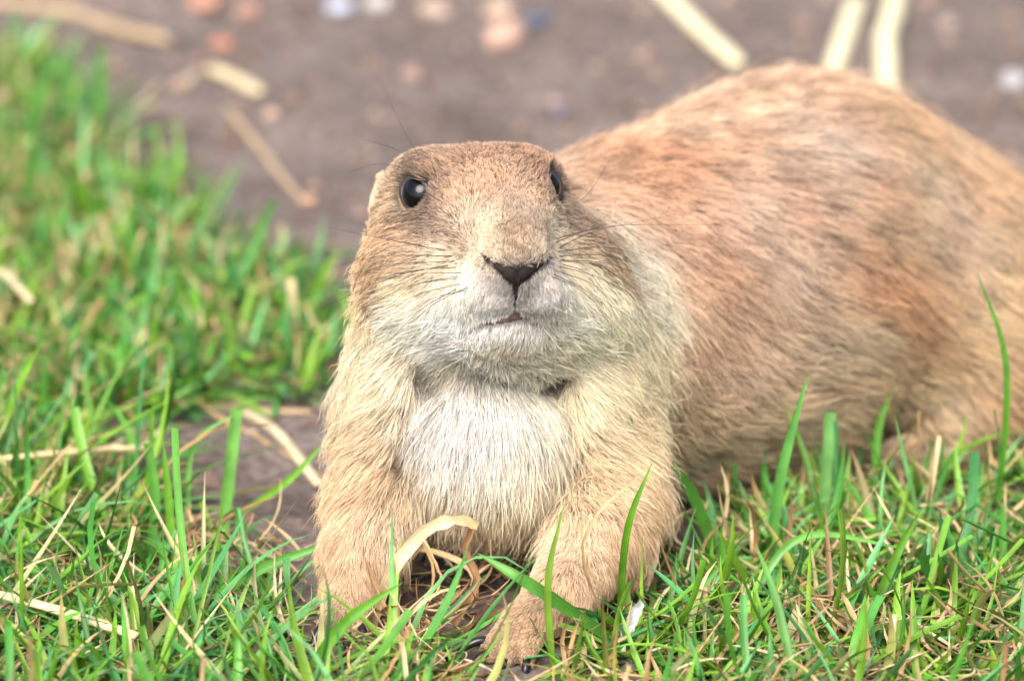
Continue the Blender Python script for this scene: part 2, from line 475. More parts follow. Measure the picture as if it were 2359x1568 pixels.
# ---- colours and lie of the coat
COLG = [  # photo x, y, colour of the coat
    (1120, 360, (178, 136, 102)), (1120, 430, (200, 154, 116)), (1000, 380, (168, 128, 94)), (1240, 380, (180, 136, 102)),
    (1060, 460, (206, 164, 124)), (1185, 485, (165, 140, 112)), (1190, 545, (150, 120, 88)), (1190, 515, (156, 128, 96)), (1190, 570, (168, 138, 104)), (966, 384, (112, 90, 72)), (990, 486, (120, 96, 78)), (1160, 640, (152, 144, 134)), (1222, 640, (158, 150, 140)), (1190, 648, (70, 58, 56)), (1176, 664, (140, 134, 130)), (1206, 664, (144, 138, 134)), (1150, 640, (186, 178, 164)), (1232, 634, (188, 180, 166)), (1130, 760, (224, 222, 212)), (1150, 725, (192, 190, 184)), (1200, 745, (212, 206, 194)), (1115, 560, (232, 206, 166)), (1130, 530, (226, 196, 154)), (1255, 540, (232, 208, 168)),
    (1230, 450, (208, 166, 126)), (1145, 590, (214, 186, 148)), (1190, 585, (192, 166, 134)), (1245, 590, (220, 196, 160)),
    (920, 400, (190, 160, 125)), (868, 455, (216, 190, 152)), (880, 420, (206, 176, 138)), (905, 470, (210, 176, 132)), (870, 520, (205, 168, 122)),
    (1000, 515, (128, 105, 84)), (960, 505, (150, 122, 96)), (1040, 540, (160, 134, 106)), (930, 540, (196, 156, 114)), (1060, 510, (205, 180, 146)),
    (880, 580, (198, 156, 110)), (840, 620, (206, 172, 126)), (900, 620, (186, 148, 106)), (960, 600, (196, 164, 124)), (1030, 600, (220, 196, 158)), (1060, 640, (232, 214, 180)),
    (860, 690, (224, 198, 146)), (950, 660, (220, 196, 152)), (950, 720, (236, 226, 200)), (1050, 720, (236, 232, 220)), (1080, 670, (236, 226, 204)),
    (1120, 710, (214, 210, 206)), (1150, 672, (220, 212, 202)), (1235, 690, (222, 216, 210)), (1260, 660, (222, 212, 196)), (1160, 760, (220, 216, 208)), (1170, 790, (226, 208, 176)), (1060, 780, (230, 230, 218)),
    (1290, 600, (220, 200, 160)), (1325, 522, (122, 98, 76)), (1362, 550, (136, 112, 86)), (1320, 575, (190, 164, 124)), (1390, 605, (176, 150, 110)), (1340, 650, (214, 204, 164)), (1300, 500, (140, 116, 92)),
    (1300, 720, (232, 224, 194)), (1400, 700, (230, 216, 172)), (1450, 620, (232, 214, 182)), (1490, 700, (236, 218, 178)), (1470, 800, (232, 206, 156)), (1300, 790, (230, 218, 178)),
    (1150, 840, (230, 220, 184)), (1000, 830, (226, 214, 178)), (880, 790, (234, 214, 172)), (800, 790, (232, 206, 160)), (780, 900, (228, 194, 146)), (880, 880, (230, 204, 156)),
    (780, 1020, (224, 186, 136)), (880, 980, (216, 184, 138)), (800, 1120, (214, 172, 122)), (880, 1100, (206, 174, 130)), (780, 1220, (212, 170, 126)), (880, 1210, (220, 192, 152)), (810, 1300, (208, 164, 120)), (800, 1400, (190, 150, 112)),
    (1000, 920, (206, 202, 192)), (1130, 930, (206, 207, 204)), (1050, 1000, (210, 209, 200)), (1220, 960, (224, 216, 188)), (1130, 1060, (218, 208, 176)), (1020, 1100, (206, 184, 140)), (1150, 1140, (196, 170, 122)), (1240, 1080, (214, 194, 148)), (940, 1050, (196, 172, 130)),
    (1340, 900, (228, 208, 162)), (1440, 880, (230, 202, 150)), (1400, 1000, (224, 194, 144)), (1490, 1000, (214, 172, 122)), (1420, 1100, (218, 184, 136)), (1480, 1180, (206, 164, 114)),
    (1330, 1220, (222, 188, 146)), (1420, 1280, (214, 168, 122)), (1270, 1380, (212, 170, 126)), (1170, 1480, (196, 154, 112)),
    (1450, 400, (190, 132, 92)), (1400, 330, (190, 146, 116)), (1560, 400, (190, 130, 88)), (1480, 520, (202, 150, 116)), (1400, 480, (200, 150, 114)), (1600, 280, (202, 158, 122)), (1550, 650, (196, 148, 110)), (1650, 480, (204, 160, 130)), (1600, 620, (184, 126, 90)),
    (1560, 780, (180, 142, 108)), (1600, 740, (190, 148, 114)), (1750, 600, (192, 154, 126)), (1800, 450, (190, 150, 122)), (1900, 330, (196, 158, 132)), (1750, 200, (196, 152, 118)), (1650, 850, (196, 158, 126)), (1800, 750, (202, 166, 132)),
    (1640, 960, (206, 170, 122)), (1750, 950, (204, 166, 122)), (1900, 850, (206, 168, 124)), (1850, 1000, (190, 154, 108)), (1700, 1080, (190, 152, 104)), (1620, 1120, (196, 154, 104)),
    (1985, 520, (178, 128, 86)), (2020, 620, (172, 118, 74)), (2100, 740, (178, 126, 82)), (1950, 480, (190, 146, 112)), (2090, 480, (190, 150, 112)), (2150, 500, (166, 140, 120)), (2160, 580, (176, 144, 114)), (2240, 460, (196, 154, 110)),
    (2000, 280, (190, 144, 100)), (2150, 330, (194, 150, 108)), (2300, 420, (190, 144, 98)), (2250, 650, (198, 156, 106)), (2200, 800, (196, 154, 104)), (2330, 600, (176, 130, 84)), (2100, 880, (190, 152, 104)), (2200, 950, (190, 154, 110)), (2320, 850, (178, 136, 88)), (2100, 1020, (168, 132, 94)),
]
cg = np.array([(a, b) for a, b, c in COLG], float)
cgp, cgok = on_surface(cg[:, 0], cg[:, 1])
cgc = srgb(np.array([c for a, b, c in COLG]))
lum_ = cgc.mean(1, keepdims=True); cgc = np.clip(cgc, .01, .9)
pw_ = 0.74 - 0.10 * np.clip((lum_ - .3) / .4, 0, 1)
cgc = cgc ** pw_
cgp, cgc = cgp[cgok].astype(np.float32), cgc[cgok].astype(np.float32)
far_ = ((cgp[:, 1] * CP - (cgp[:, 2] - ZC) * SP) > 4.5)[:, None]
l2 = cgc.mean(1, keepdims=True)
cgc = np.where(far_, np.clip((l2 + (cgc - l2) * .88) * np.array([1.0, .99, .94]), 0, .85), np.clip((l2 + (cgc - l2) * 1.05) * np.array([.95, .925, .945]), .01, .80)).astype(np.float32)

def idw(P, pts, vals, power=4.0, eps=0.06):
    out = np.zeros((len(P), vals.shape[1]), np.float32)
    for i in range(0, len(P), 40000):
        q = P[i:i + 40000]
        d2 = (q ** 2).sum(1)[:, None] + (pts ** 2).sum(1)[None] - 2 * q @ pts.T
        w = 1.0 / (np.maximum(d2, 0) + eps) ** (power / 2)
        out[i:i + 40000] = (w @ vals) / w.sum(1, keepdims=True)
    return out

FLOW = [  # photo x, y, lie of the hair to the right, down; length cm, lift in degrees
    (1120, 360, -.1, -1, .42, 32), (1120, 430, -.1, -1, .38, 28), (1000, 390, -.6, -.8, .4, 28), (1235, 390, .35, -1, .4, 28), (1190, 470, .05, -1, .25, 25), (1060, 470, -.75, -.6, .32, 24),
    (1190, 540, 0, -1, .16, 22), (1190, 580, 0, -1, .11, 25), (1130, 560, -.8, -.5, .2, 22), (1250, 550, .8, -.4, .2, 22), (1080, 600, -1, 0, .3, 20),
    (920, 400, -.8, -.5, .45, 25), (870, 450, -.5, -.6, .28, 25), (905, 490, -1, .1, .5, 22), (1000, 520, -1, -.05, .38, 22), (930, 550, -1, .12, .6, 20), (860, 590, -1, .3, .75, 22),
    (840, 660, -.9, .45, .9, 24), (920, 650, -1, .2, .75, 20), (1000, 660, -1, .25, .55, 18), (900, 730, -.9, .45, 1.0, 24), (980, 730, -.9, .4, .8, 20), (1050, 700, -.85, .5, .5, 20),
    (1120, 690, -.6, .8, .30, 20), (1110, 728, -.5, .85, .10, 16), (1140, 722, -.5, .85, .10, 16), (1150, 650, -.5, .6, .14, 20), (1160, 690, -.35, 1, .22, 20), (1170, 712, -.25, 1, .10, 20), (1230, 690, .4, .9, .26, 20), (1222, 700, .2, 1, .14, 20), (1225, 650, .5, .6, .16, 22), (1270, 660, .8, .5, .35, 22),
    (1160, 765, -.1, 1, .35, 26), (1120, 775, -.5, .85, .5, 26), (1210, 775, .4, .9, .5, 26), (1080, 770, -.75, .65, .8, 24),
    (1150, 820, 0, 1, .9, 22), (1000, 800, -.6, .8, .85, 20), (900, 800, -.85, .55, .95, 20), (1280, 790, .7, .7, .85, 20), (1300, 720, .85, .45, .8, 22), (1400, 720, .95, .35, 1.1, 24),
    (1290, 580, 1, 0, .4, 20), (1340, 540, 1, -.05, .6, 24), (1340, 620, 1, .2, .7, 22), (1400, 600, 1, .15, .8, 24), (1450, 650, 1, .2, 1.0, 26), (1470, 760, 1, .3, .95, 22), (1300, 490, 1, -.1, .45, 24), (1240, 450, .6, -.8, .35, 24),
    (820, 820, -.9, .45, 1.0, 22), (910, 900, -.8, .6, 1.0, 20), (790, 950, -1, .35, 1.05, 22), (870, 1000, -.85, .5, 1.1, 24), (790, 1080, -.85, .5, .9, 22), (870, 1100, -.6, .8, .9, 24), (780, 1200, -.4, .9, .6, 24), (900, 1180, -.4, .9, .8, 24), (820, 1290, -.1, 1, .45, 22), (800, 1400, 0, 1, .14, 16), (780, 1450, 0, 1, .07, 12), (930, 1040, -.55, .85, 1.2, 24),
    (1130, 920, 0, 1, 1.3, 26), (1020, 930, -.3, .95, 1.3, 26), (1230, 940, .25, 1, 1.3, 26), (1130, 1060, 0, 1, 1.3, 26), (1020, 1080, -.25, 1, 1.3, 28), (1230, 1080, .2, 1, 1.3, 28), (1130, 1160, 0, 1, 1.0, 34),
    (1340, 900, .85, .55, 1.0, 20), (1440, 860, 1, .35, 1.0, 22), (1380, 1000, .85, .5, 1.2, 24), (1480, 980, 1, .3, 1.05, 22), (1380, 1100, .7, .7, 1.0, 24), (1470, 1120, .85, .55, .9, 22), (1480, 1210, .7, .7, .8, 26), (1400, 1260, .3, .95, .55, 24), (1310, 1300, -.35, .95, .4, 22), (1350, 1340, .1, 1, .4, 22), (1250, 1400, -.5, .85, .26, 20), (1200, 1445, -.6, .8, .16, 18), (1170, 1480, -.6, .8, .10, 14), (1130, 1500, -.7, .7, .07, 12), (1200, 1515, -.3, .9, .07, 12),
    (1400, 400, .6, .2, .9, 40), (1500, 450, .7, .45, 1.0, 38), (1450, 560, .8, .4, 1.0, 36), (1600, 320, .8, .1, 1.0, 34), (1560, 650, .9, .4, 1.1, 34), (1600, 780, .9, .45, 1.1, 30), (1650, 500, .9, .3, 1.1, 32),
    (1750, 650, 1, .25, 1.3, 26), (1750, 300, 1, .0, 1.2, 26), (1650, 900, .9, .5, 1.5, 24), (1800, 900, 1, .3, 1.6, 22), (1650, 1060, .75, .7, 1.7, 26), (1800, 1050, .85, .5, 1.7, 26), (1900, 500, 1, .15, 1.3, 24), (1950, 750, 1, .3, 1.5, 22), (2050, 300, 1, .25, 1.3, 24),
    (2100, 550, .9, .5, 1.4, 26), (2050, 650, .85, .55, 1.5, 26), (2250, 500, 1, .35, 1.4, 24), (2200, 750, .9, .5, 1.4, 24), (2300, 700, 1, .4, 1.4, 24), (2150, 950, .9, .4, 1.0, 22), (2100, 1030, -.9, .3, .4, 20),
]
fg = np.array(FLOW, float)
fp, fok = on_surface(fg[:, 0], fg[:, 1])
fdir = np.stack([fg[:, 2], -fg[:, 3] * SP, -fg[:, 3] * CP], -1)
fp, fdir, flen, flift = fp[fok].astype(np.float32), fdir[fok], fg[fok, 4], np.radians(fg[fok, 5])
fvals = np.concatenate([fdir, flen[:, None], flift[:, None]], 1).astype(np.float32)

MUZ, _ = on_surface([1190, 1190, 1120, 1200, 1165], [612, 665, 740, 722, 735])
def bare(P):
    """how far the coat is worn to skin: nose, lips and eyes (0 bare .. 1 full)"""
    m = np.ones(len(P), np.float32)
    for (p, n, r, inn, c) in EYES:
        d = np.linalg.norm(P - c, axis=1)
        m *= (d > r + 0.09)
    return m

NOSE_POLY = [(1116, 586), (1136, 599), (1160, 611), (1190, 618), (1222, 610), (1246, 598), (1264, 584), (1264, 599), (1246, 616), (1228, 630), (1216, 643), (1200, 652), (1195, 672), (1194, 704), (1186, 704), (1185, 672), (1179, 652), (1164, 643), (1154, 630), (1138, 616), (1116, 600)]
NOSE_CORE = NOSE_POLY
LIP_POLY = [(1074, 748), (1100, 738), (1140, 731), (1174, 720), (1190, 703), (1204, 716), (1226, 724), (1250, 732), (1256, 738), (1228, 737), (1206, 736), (1172, 744), (1112, 751)]
def inpoly(x, y, poly):
    poly = np.asarray(poly, float); c = np.zeros(len(x), bool); j = len(poly) - 1
    for i in range(len(poly)):
        xi, yi, xj, yj = poly[i, 0], poly[i, 1], poly[j, 0], poly[j, 1]
        m = ((yi > y) != (yj > y)) & (x < (xj - xi) * (y - yi) / (yj - yi + 1e-12) + xi)
        c ^= m; j = i
    return c
def proj(P):
    d = P[:, 1] * CP - (P[:, 2] - ZC) * SP
    v = P[:, 1] * SP + (P[:, 2] - ZC) * CP
    s_ = 1 + d / DIST
    return 1179.5 + P[:, 0] / s_ * PX, 784 - v / s_ * PX, d
NOSE_PTS, _ = on_surface([1122, 1150, 1180, 1200, 1230, 1258, 1190, 1190, 1190, 1165, 1215], [597, 612, 625, 627, 612, 595, 640, 660, 690, 640, 640])
LIP_PTS, _ = on_surface([1080, 1110, 1140, 1165, 1190, 1210], [740, 738, 735, 729, 720, 708])

dogroot = bpy.data.objects.new("prairie_dog", None); COL.objects.link(dogroot)
dogroot.location = (0.05, 0.05, 0)
tag(dogroot, "tan prairie dog crouching on its forelegs, looking straight out of the picture", "prairie dog")

bc = idw(BODY_V, cgp, cgc) * 0.35
_n = np.min(np.linalg.norm(BODY_V[:, None, :] - NOSE_PTS[None].astype(np.float32), axis=2), axis=1) if len(BODY_V) else None
bc = np.where((_n < .26)[:, None], np.array([.03, .022, .02], np.float32), bc)
body = mesh_obj("body", BODY_V, BODY_F, M_SKIN, dogroot, cols=bc)

def make_fur(name, count, dens_fn, radius, seed, guard=False):
    r = np.random.default_rng(seed)
    tri = np.concatenate([BODY_F[:, [0, 1, 2]], BODY_F[:, [0, 2, 3]]])
    A, B, C = BODY_V[tri[:, 0]], BODY_V[tri[:, 1]], BODY_V[tri[:, 2]]
    area = np.linalg.norm(np.cross(B - A, C - A), axis=1) * .5
    w = area * dens_fn((A + B + C) / 3)
    pick = r.choice(len(tri), size=count, p=w / w.sum())
    u, v = r.random(count), r.random(count)
    fl = u + v > 1; u[fl], v[fl] = 1 - u[fl], 1 - v[fl]
    t = tri[pick]
    P = (BODY_V[t[:, 0]] * (1 - u - v)[:, None] + BODY_V[t[:, 1]] * u[:, None] + BODY_V[t[:, 2]] * v[:, None]).astype(np.float32)
    Nn = BODY_N[t[:, 0]] * (1 - u - v)[:, None] + BODY_N[t[:, 1]] * u[:, None] + BODY_N[t[:, 2]] * v[:, None]
    Nn /= np.linalg.norm(Nn, axis=1, keepdims=True)
    keep = (bare(P) > .5) & (P[:, 2] > 0.02)
    qx, qy, qd = proj(P)
    for poly in (NOSE_CORE, LIP_POLY):
        keep &= ~(inpoly(qx, qy, poly) & (qd < 3))
    P, Nn = P[keep], Nn[keep].astype(np.float32)
    n = len(P)
    fv = idw(P, fp, fvals, power=4, eps=0.15)
    F, L, lift = fv[:, :3], fv[:, 3], fv[:, 4]
    # slow waver of the lie of the coat
    nz = np.stack([vnoise(P, 0.9, 31 + s) for s in range(3)], -1) - .5
    nz2 = np.stack([vnoise(P, 0.3, 41 + s) for s in range(3)], -1) - .5
    F = F + nz * 0.55 + nz2 * 0.35 + r.normal(0, .13, (n, 3))
    F /= np.linalg.norm(F, axis=1, keepdims=True) + 1e-6
    fn = (F * Nn).sum(1)
    T = F - fn[:, None] * Nn
    tl = np.linalg.norm(T, axis=1)
    T /= np.maximum(tl, .35)[:, None]
    rnd = r.random(n)
    L = L * (0.65 + 0.5 * r.random(n)) * (1.45 if guard else 1.0)
    lift = lift * (0.75 + .5 * r.random(n)) + (0.22 if guard else 0)
    lift = np.maximum(lift, np.arctan2(np.clip(fn, 0, 1), np.maximum(tl, .05)) * .8)
    tt = np.linspace(0, 1, 6)[None, :, None]
    Ld = L[:, None, None]
    up = np.sin(lift)[:, None, None]; fw = np.cos(lift)[:, None, None]
    curve = P[:, None] + Ld * (tt * fw * T[:, None] + (tt * up - 0.45 * up * tt ** 2 + 0.25 * up * tt * (1 - tt)) * Nn[:, None])
    curve[:, :, 2] -= (Ld[:, :, 0] * 0.10 * tt[:, :, 0] ** 2)
    # locks: tips drawn towards a neighbour they share
    csize = 0.34
    cp1, cid1 = worley(P, 0.22, 5)
    cp2, cid2 = worley(P, 0.5, 77)
    long = np.clip((L - .3) / .7, 0, 1)[:, None, None]
    pull = tt ** 1.6 * (0.30 + 0.3 * long)
    curve += (cp1 - P)[:, None] * pull * 0.75
    curve += (cp2 - P)[:, None] * (tt ** 2) * 0.42 * long
    curve += r.normal(0, 0.02, (n, 6, 3)) * tt * Ld
    curve[:, :, 2] = np.maximum(curve[:, :, 2], 0.05)
    # colour
    jit = r.normal(0, 0.10, (n, 3)).astype(np.float32)
    c = np.where((proj(P)[2] < 4.5)[:, None], np.where((proj(P)[1] < 800)[:, None], idw(P + jit * 1.3, cgp, cgc, power=4.5, eps=0.035), idw(P + jit * 2.5, cgp, cgc, power=4, eps=0.2)), idw(P + jit * 2.2, cgp, cgc, power=4, eps=0.3))
    lum = c @ np.array([.3, .5, .2], np.float32)
    depth = (P[:, 1] * CP - (P[:, 2] - ZC) * SP)
    onback = np.clip((depth - 4) / 4, 0, 1)
    lock = (cid1 - .5) * 0.25 + (cid2 - .5) * 0.30
    m1 = 1 + lock * (0.6 + 1.1 * onback) + r.normal(0, .20, n)
    c = c * np.clip(m1, .3, 1.7)[:, None]
    # reddish and pale locks over the back
    warm = (vnoise(P, 1.1, 51) - .5) * onback
    c = c * np.stack([1 + .08 * warm, 1 - .12 * warm, 1 - .22 * warm], -1)
    dark = r.random(n) < (0.3 * np.clip(1 - np.abs(depth - 1) / 3, 0, 1) * (lum < .62) * (proj(P)[1] < 740))
    c[dark] = c[dark] * 0.22
    c = np.clip(c, 0.012, 0.93)
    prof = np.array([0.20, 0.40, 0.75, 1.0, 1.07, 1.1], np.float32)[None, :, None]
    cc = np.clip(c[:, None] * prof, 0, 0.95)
    hc = bpy.data.hair_curves.new(name)
    hc.add_curves([6] * n)
    par = np.array(dogroot.location) * 0
    hc.position_data.foreach_set("vector", (curve * 0.01).astype(np.float32).ravel())
    ra = hc.attributes.get("radius") or hc.attributes.new("radius", 'FLOAT', 'POINT')
    rp = np.array([1, 1, .95, .8, .55, .12], np.float32)[None] * (radius * 0.01 * (0.75 + .5 * rnd))[:, None] * (0.7 + 0.5 * np.clip(L, 0, 1.0))[:, None]
    ra.data.foreach_set("value", rp.astype(np.float32).ravel())
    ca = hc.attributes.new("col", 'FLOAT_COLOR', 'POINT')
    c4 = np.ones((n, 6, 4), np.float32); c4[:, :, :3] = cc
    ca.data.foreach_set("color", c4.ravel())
    hc.materials.append(M_FUR)
    o = bpy.data.objects.new(name, hc); COL.objects.link(o)
    o.parent = dogroot; o.matrix_parent_inverse = Matrix.Translation(dogroot.location).inverted()
    return o

HEADC = W(1130, 600, 1.0)
def dens(P):
    depth = (P[:, 1] * CP - (P[:, 2] - ZC) * SP)
    front = np.clip((7 - depth) / 4, 0, 1)
    head = np.exp(-((P - HEADC) ** 2).sum(1) / 9.0)
    L = idw(P.astype(np.float32), fp, fvals, power=4, eps=.15)[:, 3]
    seen = np.clip(1.0 - (depth - 17) / 6, 0.35, 1)
    return (0.42 + 0.75 * front + 1.6 * head) / np.clip(L, .22, 1.2) ** 0.5 * seen
make_fur("fur", 380000, dens, 0.0078, 3)
def guard_dens(P):
    depth = (P[:, 1] * CP - (P[:, 2] - ZC) * SP)
    L = idw(P.astype(np.float32), fp, fvals, power=4, eps=.15)[:, 3]
    return (L > .7) * np.clip((9 - depth) / 4, .15, 1)
make_fur("guard_hair", 9000, guard_dens, 0.0062, 8, guard=True)

# ---- eyes
M_EYE = None
def mat_eye():
    m, nt, b, out = new_mat("eye")
    tc = N(nt, "ShaderNodeTexCoord"); sep = N(nt, "ShaderNodeSeparateXYZ")
    nt.links.new(tc.outputs["Object"], sep.inputs[0])
    r = N(nt, "ShaderNodeValToRGB")
    # the eyeball's own axis: pupil in front, brown iris round it, dark rim
    mr = N(nt, "ShaderNodeMapRange"); mr.inputs[1].default_value = 0.0; mr.inputs[2].default_value = 0.0041
    nt.links.new(sep.outputs["Z"], mr.inputs[0]); nt.links.new(mr.outputs[0], r.inputs[0])
    e = r.color_ramp.elements
    e[0].position = 0.50; e[0].color = (0.006, 0.004, 0.003, 1)
    e[1].position = 0.84; e[1].color = (0.002, 0.002, 0.002, 1)
    n = e.new(0.62); n.color = (0.045, 0.018, 0.007, 1)
    n = e.new(0.78); n.color = (0.030, 0.013, 0.006, 1)
    nt.links.new(r.outputs[0], b.inputs["Base Color"])
    b.inputs["Roughness"].default_value = 0.02; b.inputs["Specular IOR Level"].default_value = 0.32
    b.inputs["Coat Weight"].default_value = 0.0; b.inputs["Coat Roughness"].default_value = 0.015
    return m
M_EYE = mat_eye()
M_LID = mat_simple("eyelid_skin", (0.040, 0.028, 0.028), 0.45, 0.4, 0.3, 900)

def uv_sphere(r, nu=32, nv=20):
    v = [(0, 0, r)]
    for i in range(1, nv):
        th = math.pi * i / nv
        for j in range(nu):
            ph = 2 * math.pi * j / nu
            v.append((r * math.sin(th) * math.cos(ph), r * math.sin(th) * math.sin(ph), r * math.cos(th)))
    v.append((0, 0, -r)); f = []
    for j in range(nu): f.append((0, 1 + j, 1 + (j + 1) % nu))
    for i in range(nv - 2):
        a = 1 + i * nu; b = a + nu
        for j in range(nu): f.append((a + j, b + j, b + (j + 1) % nu, a + (j + 1) % nu))
    a = 1 + (nv - 2) * nu; z = len(v) - 1
    for j in range(nu): f.append((a + j, z, a + (j + 1) % nu))
    return np.array(v), f

for (p, n, r, inn, c) in EYES:
    v, f = uv_sphere(r)
    o = mesh_obj("eye", v, f, M_EYE)
    q = Vector(n).to_track_quat('Z', 'Y')
    M = Matrix.Translation(Vector(c) * 0.01) @ q.to_matrix().to_4x4()
    o.parent = dogroot; o.matrix_parent_inverse = Matrix.Translation(dogroot.location).inverted(); o.matrix_basis = M
    # eyelid: an almond-shaped rim lying on the ball
    vv, ff = [], []
    nu, nw = 40, 8
    lz = r * 0.60; lr = math.sqrt(r * r - lz * lz)
    for j in range(nu):
        ph = 2 * math.pi * j / nu
        rad = lr * (1.0 + 0.10 * math.cos(2 * ph + 0.9))
        cx, cyy = rad * math.cos(ph), rad * math.sin(ph) * 0.97
        for k in range(nw):
            al = 2 * math.pi * k / nw
            tr, tz = 0.09 * math.cos(al), 0.065 * math.sin(al)
            vv.append((cx + tr * math.cos(ph), cyy + tr * math.sin(ph), lz + tz - 0.01))
    for j in range(nu):
        for k in range(nw):
            ff.append((j * nw + k, ((j + 1) % nu) * nw + k, ((j + 1) % nu) * nw + (k + 1) % nw, j * nw + (k + 1) % nw))
    l = mesh_obj("eyelid", np.array(vv), ff, M_LID)
    l.parent = dogroot; l.matrix_parent_inverse = Matrix.Translation(dogroot.location).inverted(); l.matrix_basis = M

# ---- tubes along a line (whiskers, lips, claws, straw)
def catmull(pts, n):
    pts = np.asarray(pts, float)
    P = np.concatenate([[2 * pts[0] - pts[1]], pts, [2 * pts[-1] - pts[-2]]])
    out = []
    m = len(pts) - 1
    for s in np.linspace(0, m, n):
        i = min(int(s), m - 1); t = s - i
        a, b, c, d = P[i], P[i + 1], P[i + 2], P[i + 3]
        out.append(.5 * (2 * b + (c - a) * t + (2 * a - 5 * b + 4 * c - d) * t * t + (3 * b - a - 3 * c + d) * t ** 3))
    return np.array(out)

def tube(pts, radii, sides=6, flat=1.0, upv=(0, 0, 1)):
    pts = np.asarray(pts, float); n = len(pts)
    tg = np.gradient(pts, axis=0); tg /= np.linalg.norm(tg, axis=1, keepdims=True) + 1e-9
    v, f = [], []
    up = np.array(upv, float)
    for i in range(n):
        s = np.cross(tg[i], up)
        if np.linalg.norm(s) < 1e-3: s = np.cross(tg[i], np.array([0.3, 1, 0]))
        s /= np.linalg.norm(s); u = np.cross(s, tg[i])
        for k in range(sides):
            a = 2 * math.pi * k / sides
            v.append(pts[i] + radii[i] * (math.cos(a) * s + flat * math.sin(a) * u))
    for i in range(n - 1):
        for k in range(sides):
            f.append((i * sides + k, i * sides + (k + 1) % sides, (i + 1) * sides + (k + 1) % sides, (i + 1) * sides + k))
    f.append(tuple(range(sides))[::-1]); f.append(tuple((n - 1) * sides + k for k in range(sides)))
    return np.array(v), f

# ---- nose: dark pad with two slit nostrils, from its own finer field
M_NOSE = mat_simple("nose_skin", (0.014, 0.010, 0.009), 0.85, 0.2, 0.6, 900)
M_LIP = mat_simple("lip_skin", (0.085, 0.055, 0.05), 0.8, 0.2, 0.35, 800)
def on_line(pts, n, lift=0.0):
    pts = np.array(pts, float)
    q = catmull(np.c_[pts, 0 * pts[:, :1]], n)[:, :2]
    p, ok = on_surface(q[:, 0], q[:, 1])
    return p + grad(p.astype(np.float32)) * lift
def ribs(name, pts, n, rad, mat, lift=0.0, sides=8):
    p = on_line(pts, n, lift)
    rr = np.interp(np.linspace(0, 1, n), np.linspace(0, 1, len(rad)), rad)
    v, f = tube(p, rr, sides)
    return mesh_obj(name, v, f, mat, dogroot)
def seg_dist(x, y, line):
    best = np.full(len(x), 1e9)
    for (x0, y0), (x1, y1) in zip(line[:-1], line[1:]):
        t = np.clip(((x - x0) * (x1 - x0) + (y - y0) * (y1 - y0)) / ((x1 - x0) ** 2 + (y1 - y0) ** 2 + 1e-9), 0, 1)
        best = np.minimum(best, np.hypot(x - x0 - t * (x1 - x0), y - y0 - t * (y1 - y0)))
    return best
def pad(name, poly, mat, height, dents, step=4.0):
    """bare skin swelling out of the coat, with grooves pressed into it"""
    a = np.array(poly, float); lo, hi = a.min(0) - step, a.max(0) + step
    gx, gy = np.meshgrid(np.arange(lo[0], hi[0], step), np.arange(lo[1], hi[1], step), indexing='ij')
    x, y = gx.ravel(), gy.ravel()
    ed = seg_dist(x, y, poly + poly[:1]); ins = inpoly(x, y, poly)
    sd = np.where(ins, ed, -ed)
    off = np.where(sd > 0, height * np.sqrt(np.clip(sd / 14, 0, 1)), -.12) 
    for line, dep, wid in dents:
        off -= dep * np.exp(-(seg_dist(x, y, line) / wid) ** 2) * (sd > 0)
    p, ok = on_surface(x, y)
    p = p + grad(p.astype(np.float32), e=.15) * off[:, None]
    idx = np.arange(len(x)).reshape(gx.shape); use = (sd > -step * 1.5).reshape(gx.shape)
    f = [(idx[i, j], idx[i, j + 1], idx[i + 1, j + 1], idx[i + 1, j]) for i in range(gx.shape[0] - 1) for j in range(gx.shape[1] - 1)
         if use[i, j] and use[i + 1, j] and use[i, j + 1] and use[i + 1, j + 1]]
    return mesh_obj(name, p, f, mat, dogroot)
pad("nose", NOSE_POLY, M_NOSE, 0.045, [([(1124, 596), (1140, 608), (1160, 618), (1182, 626)], .05, 6), ([(1258, 593), (1242, 606), (1222, 617), (1198, 627)], .05, 6), ([(1190, 636), (1190, 704)], .03, 4)], 3.0)
pad("lips", LIP_POLY, M_LIP, 0.03, [([(1074, 745), (1120, 737), (1165, 730), (1188, 714), (1206, 724), (1250, 735)], .04, 4)], 3.0)

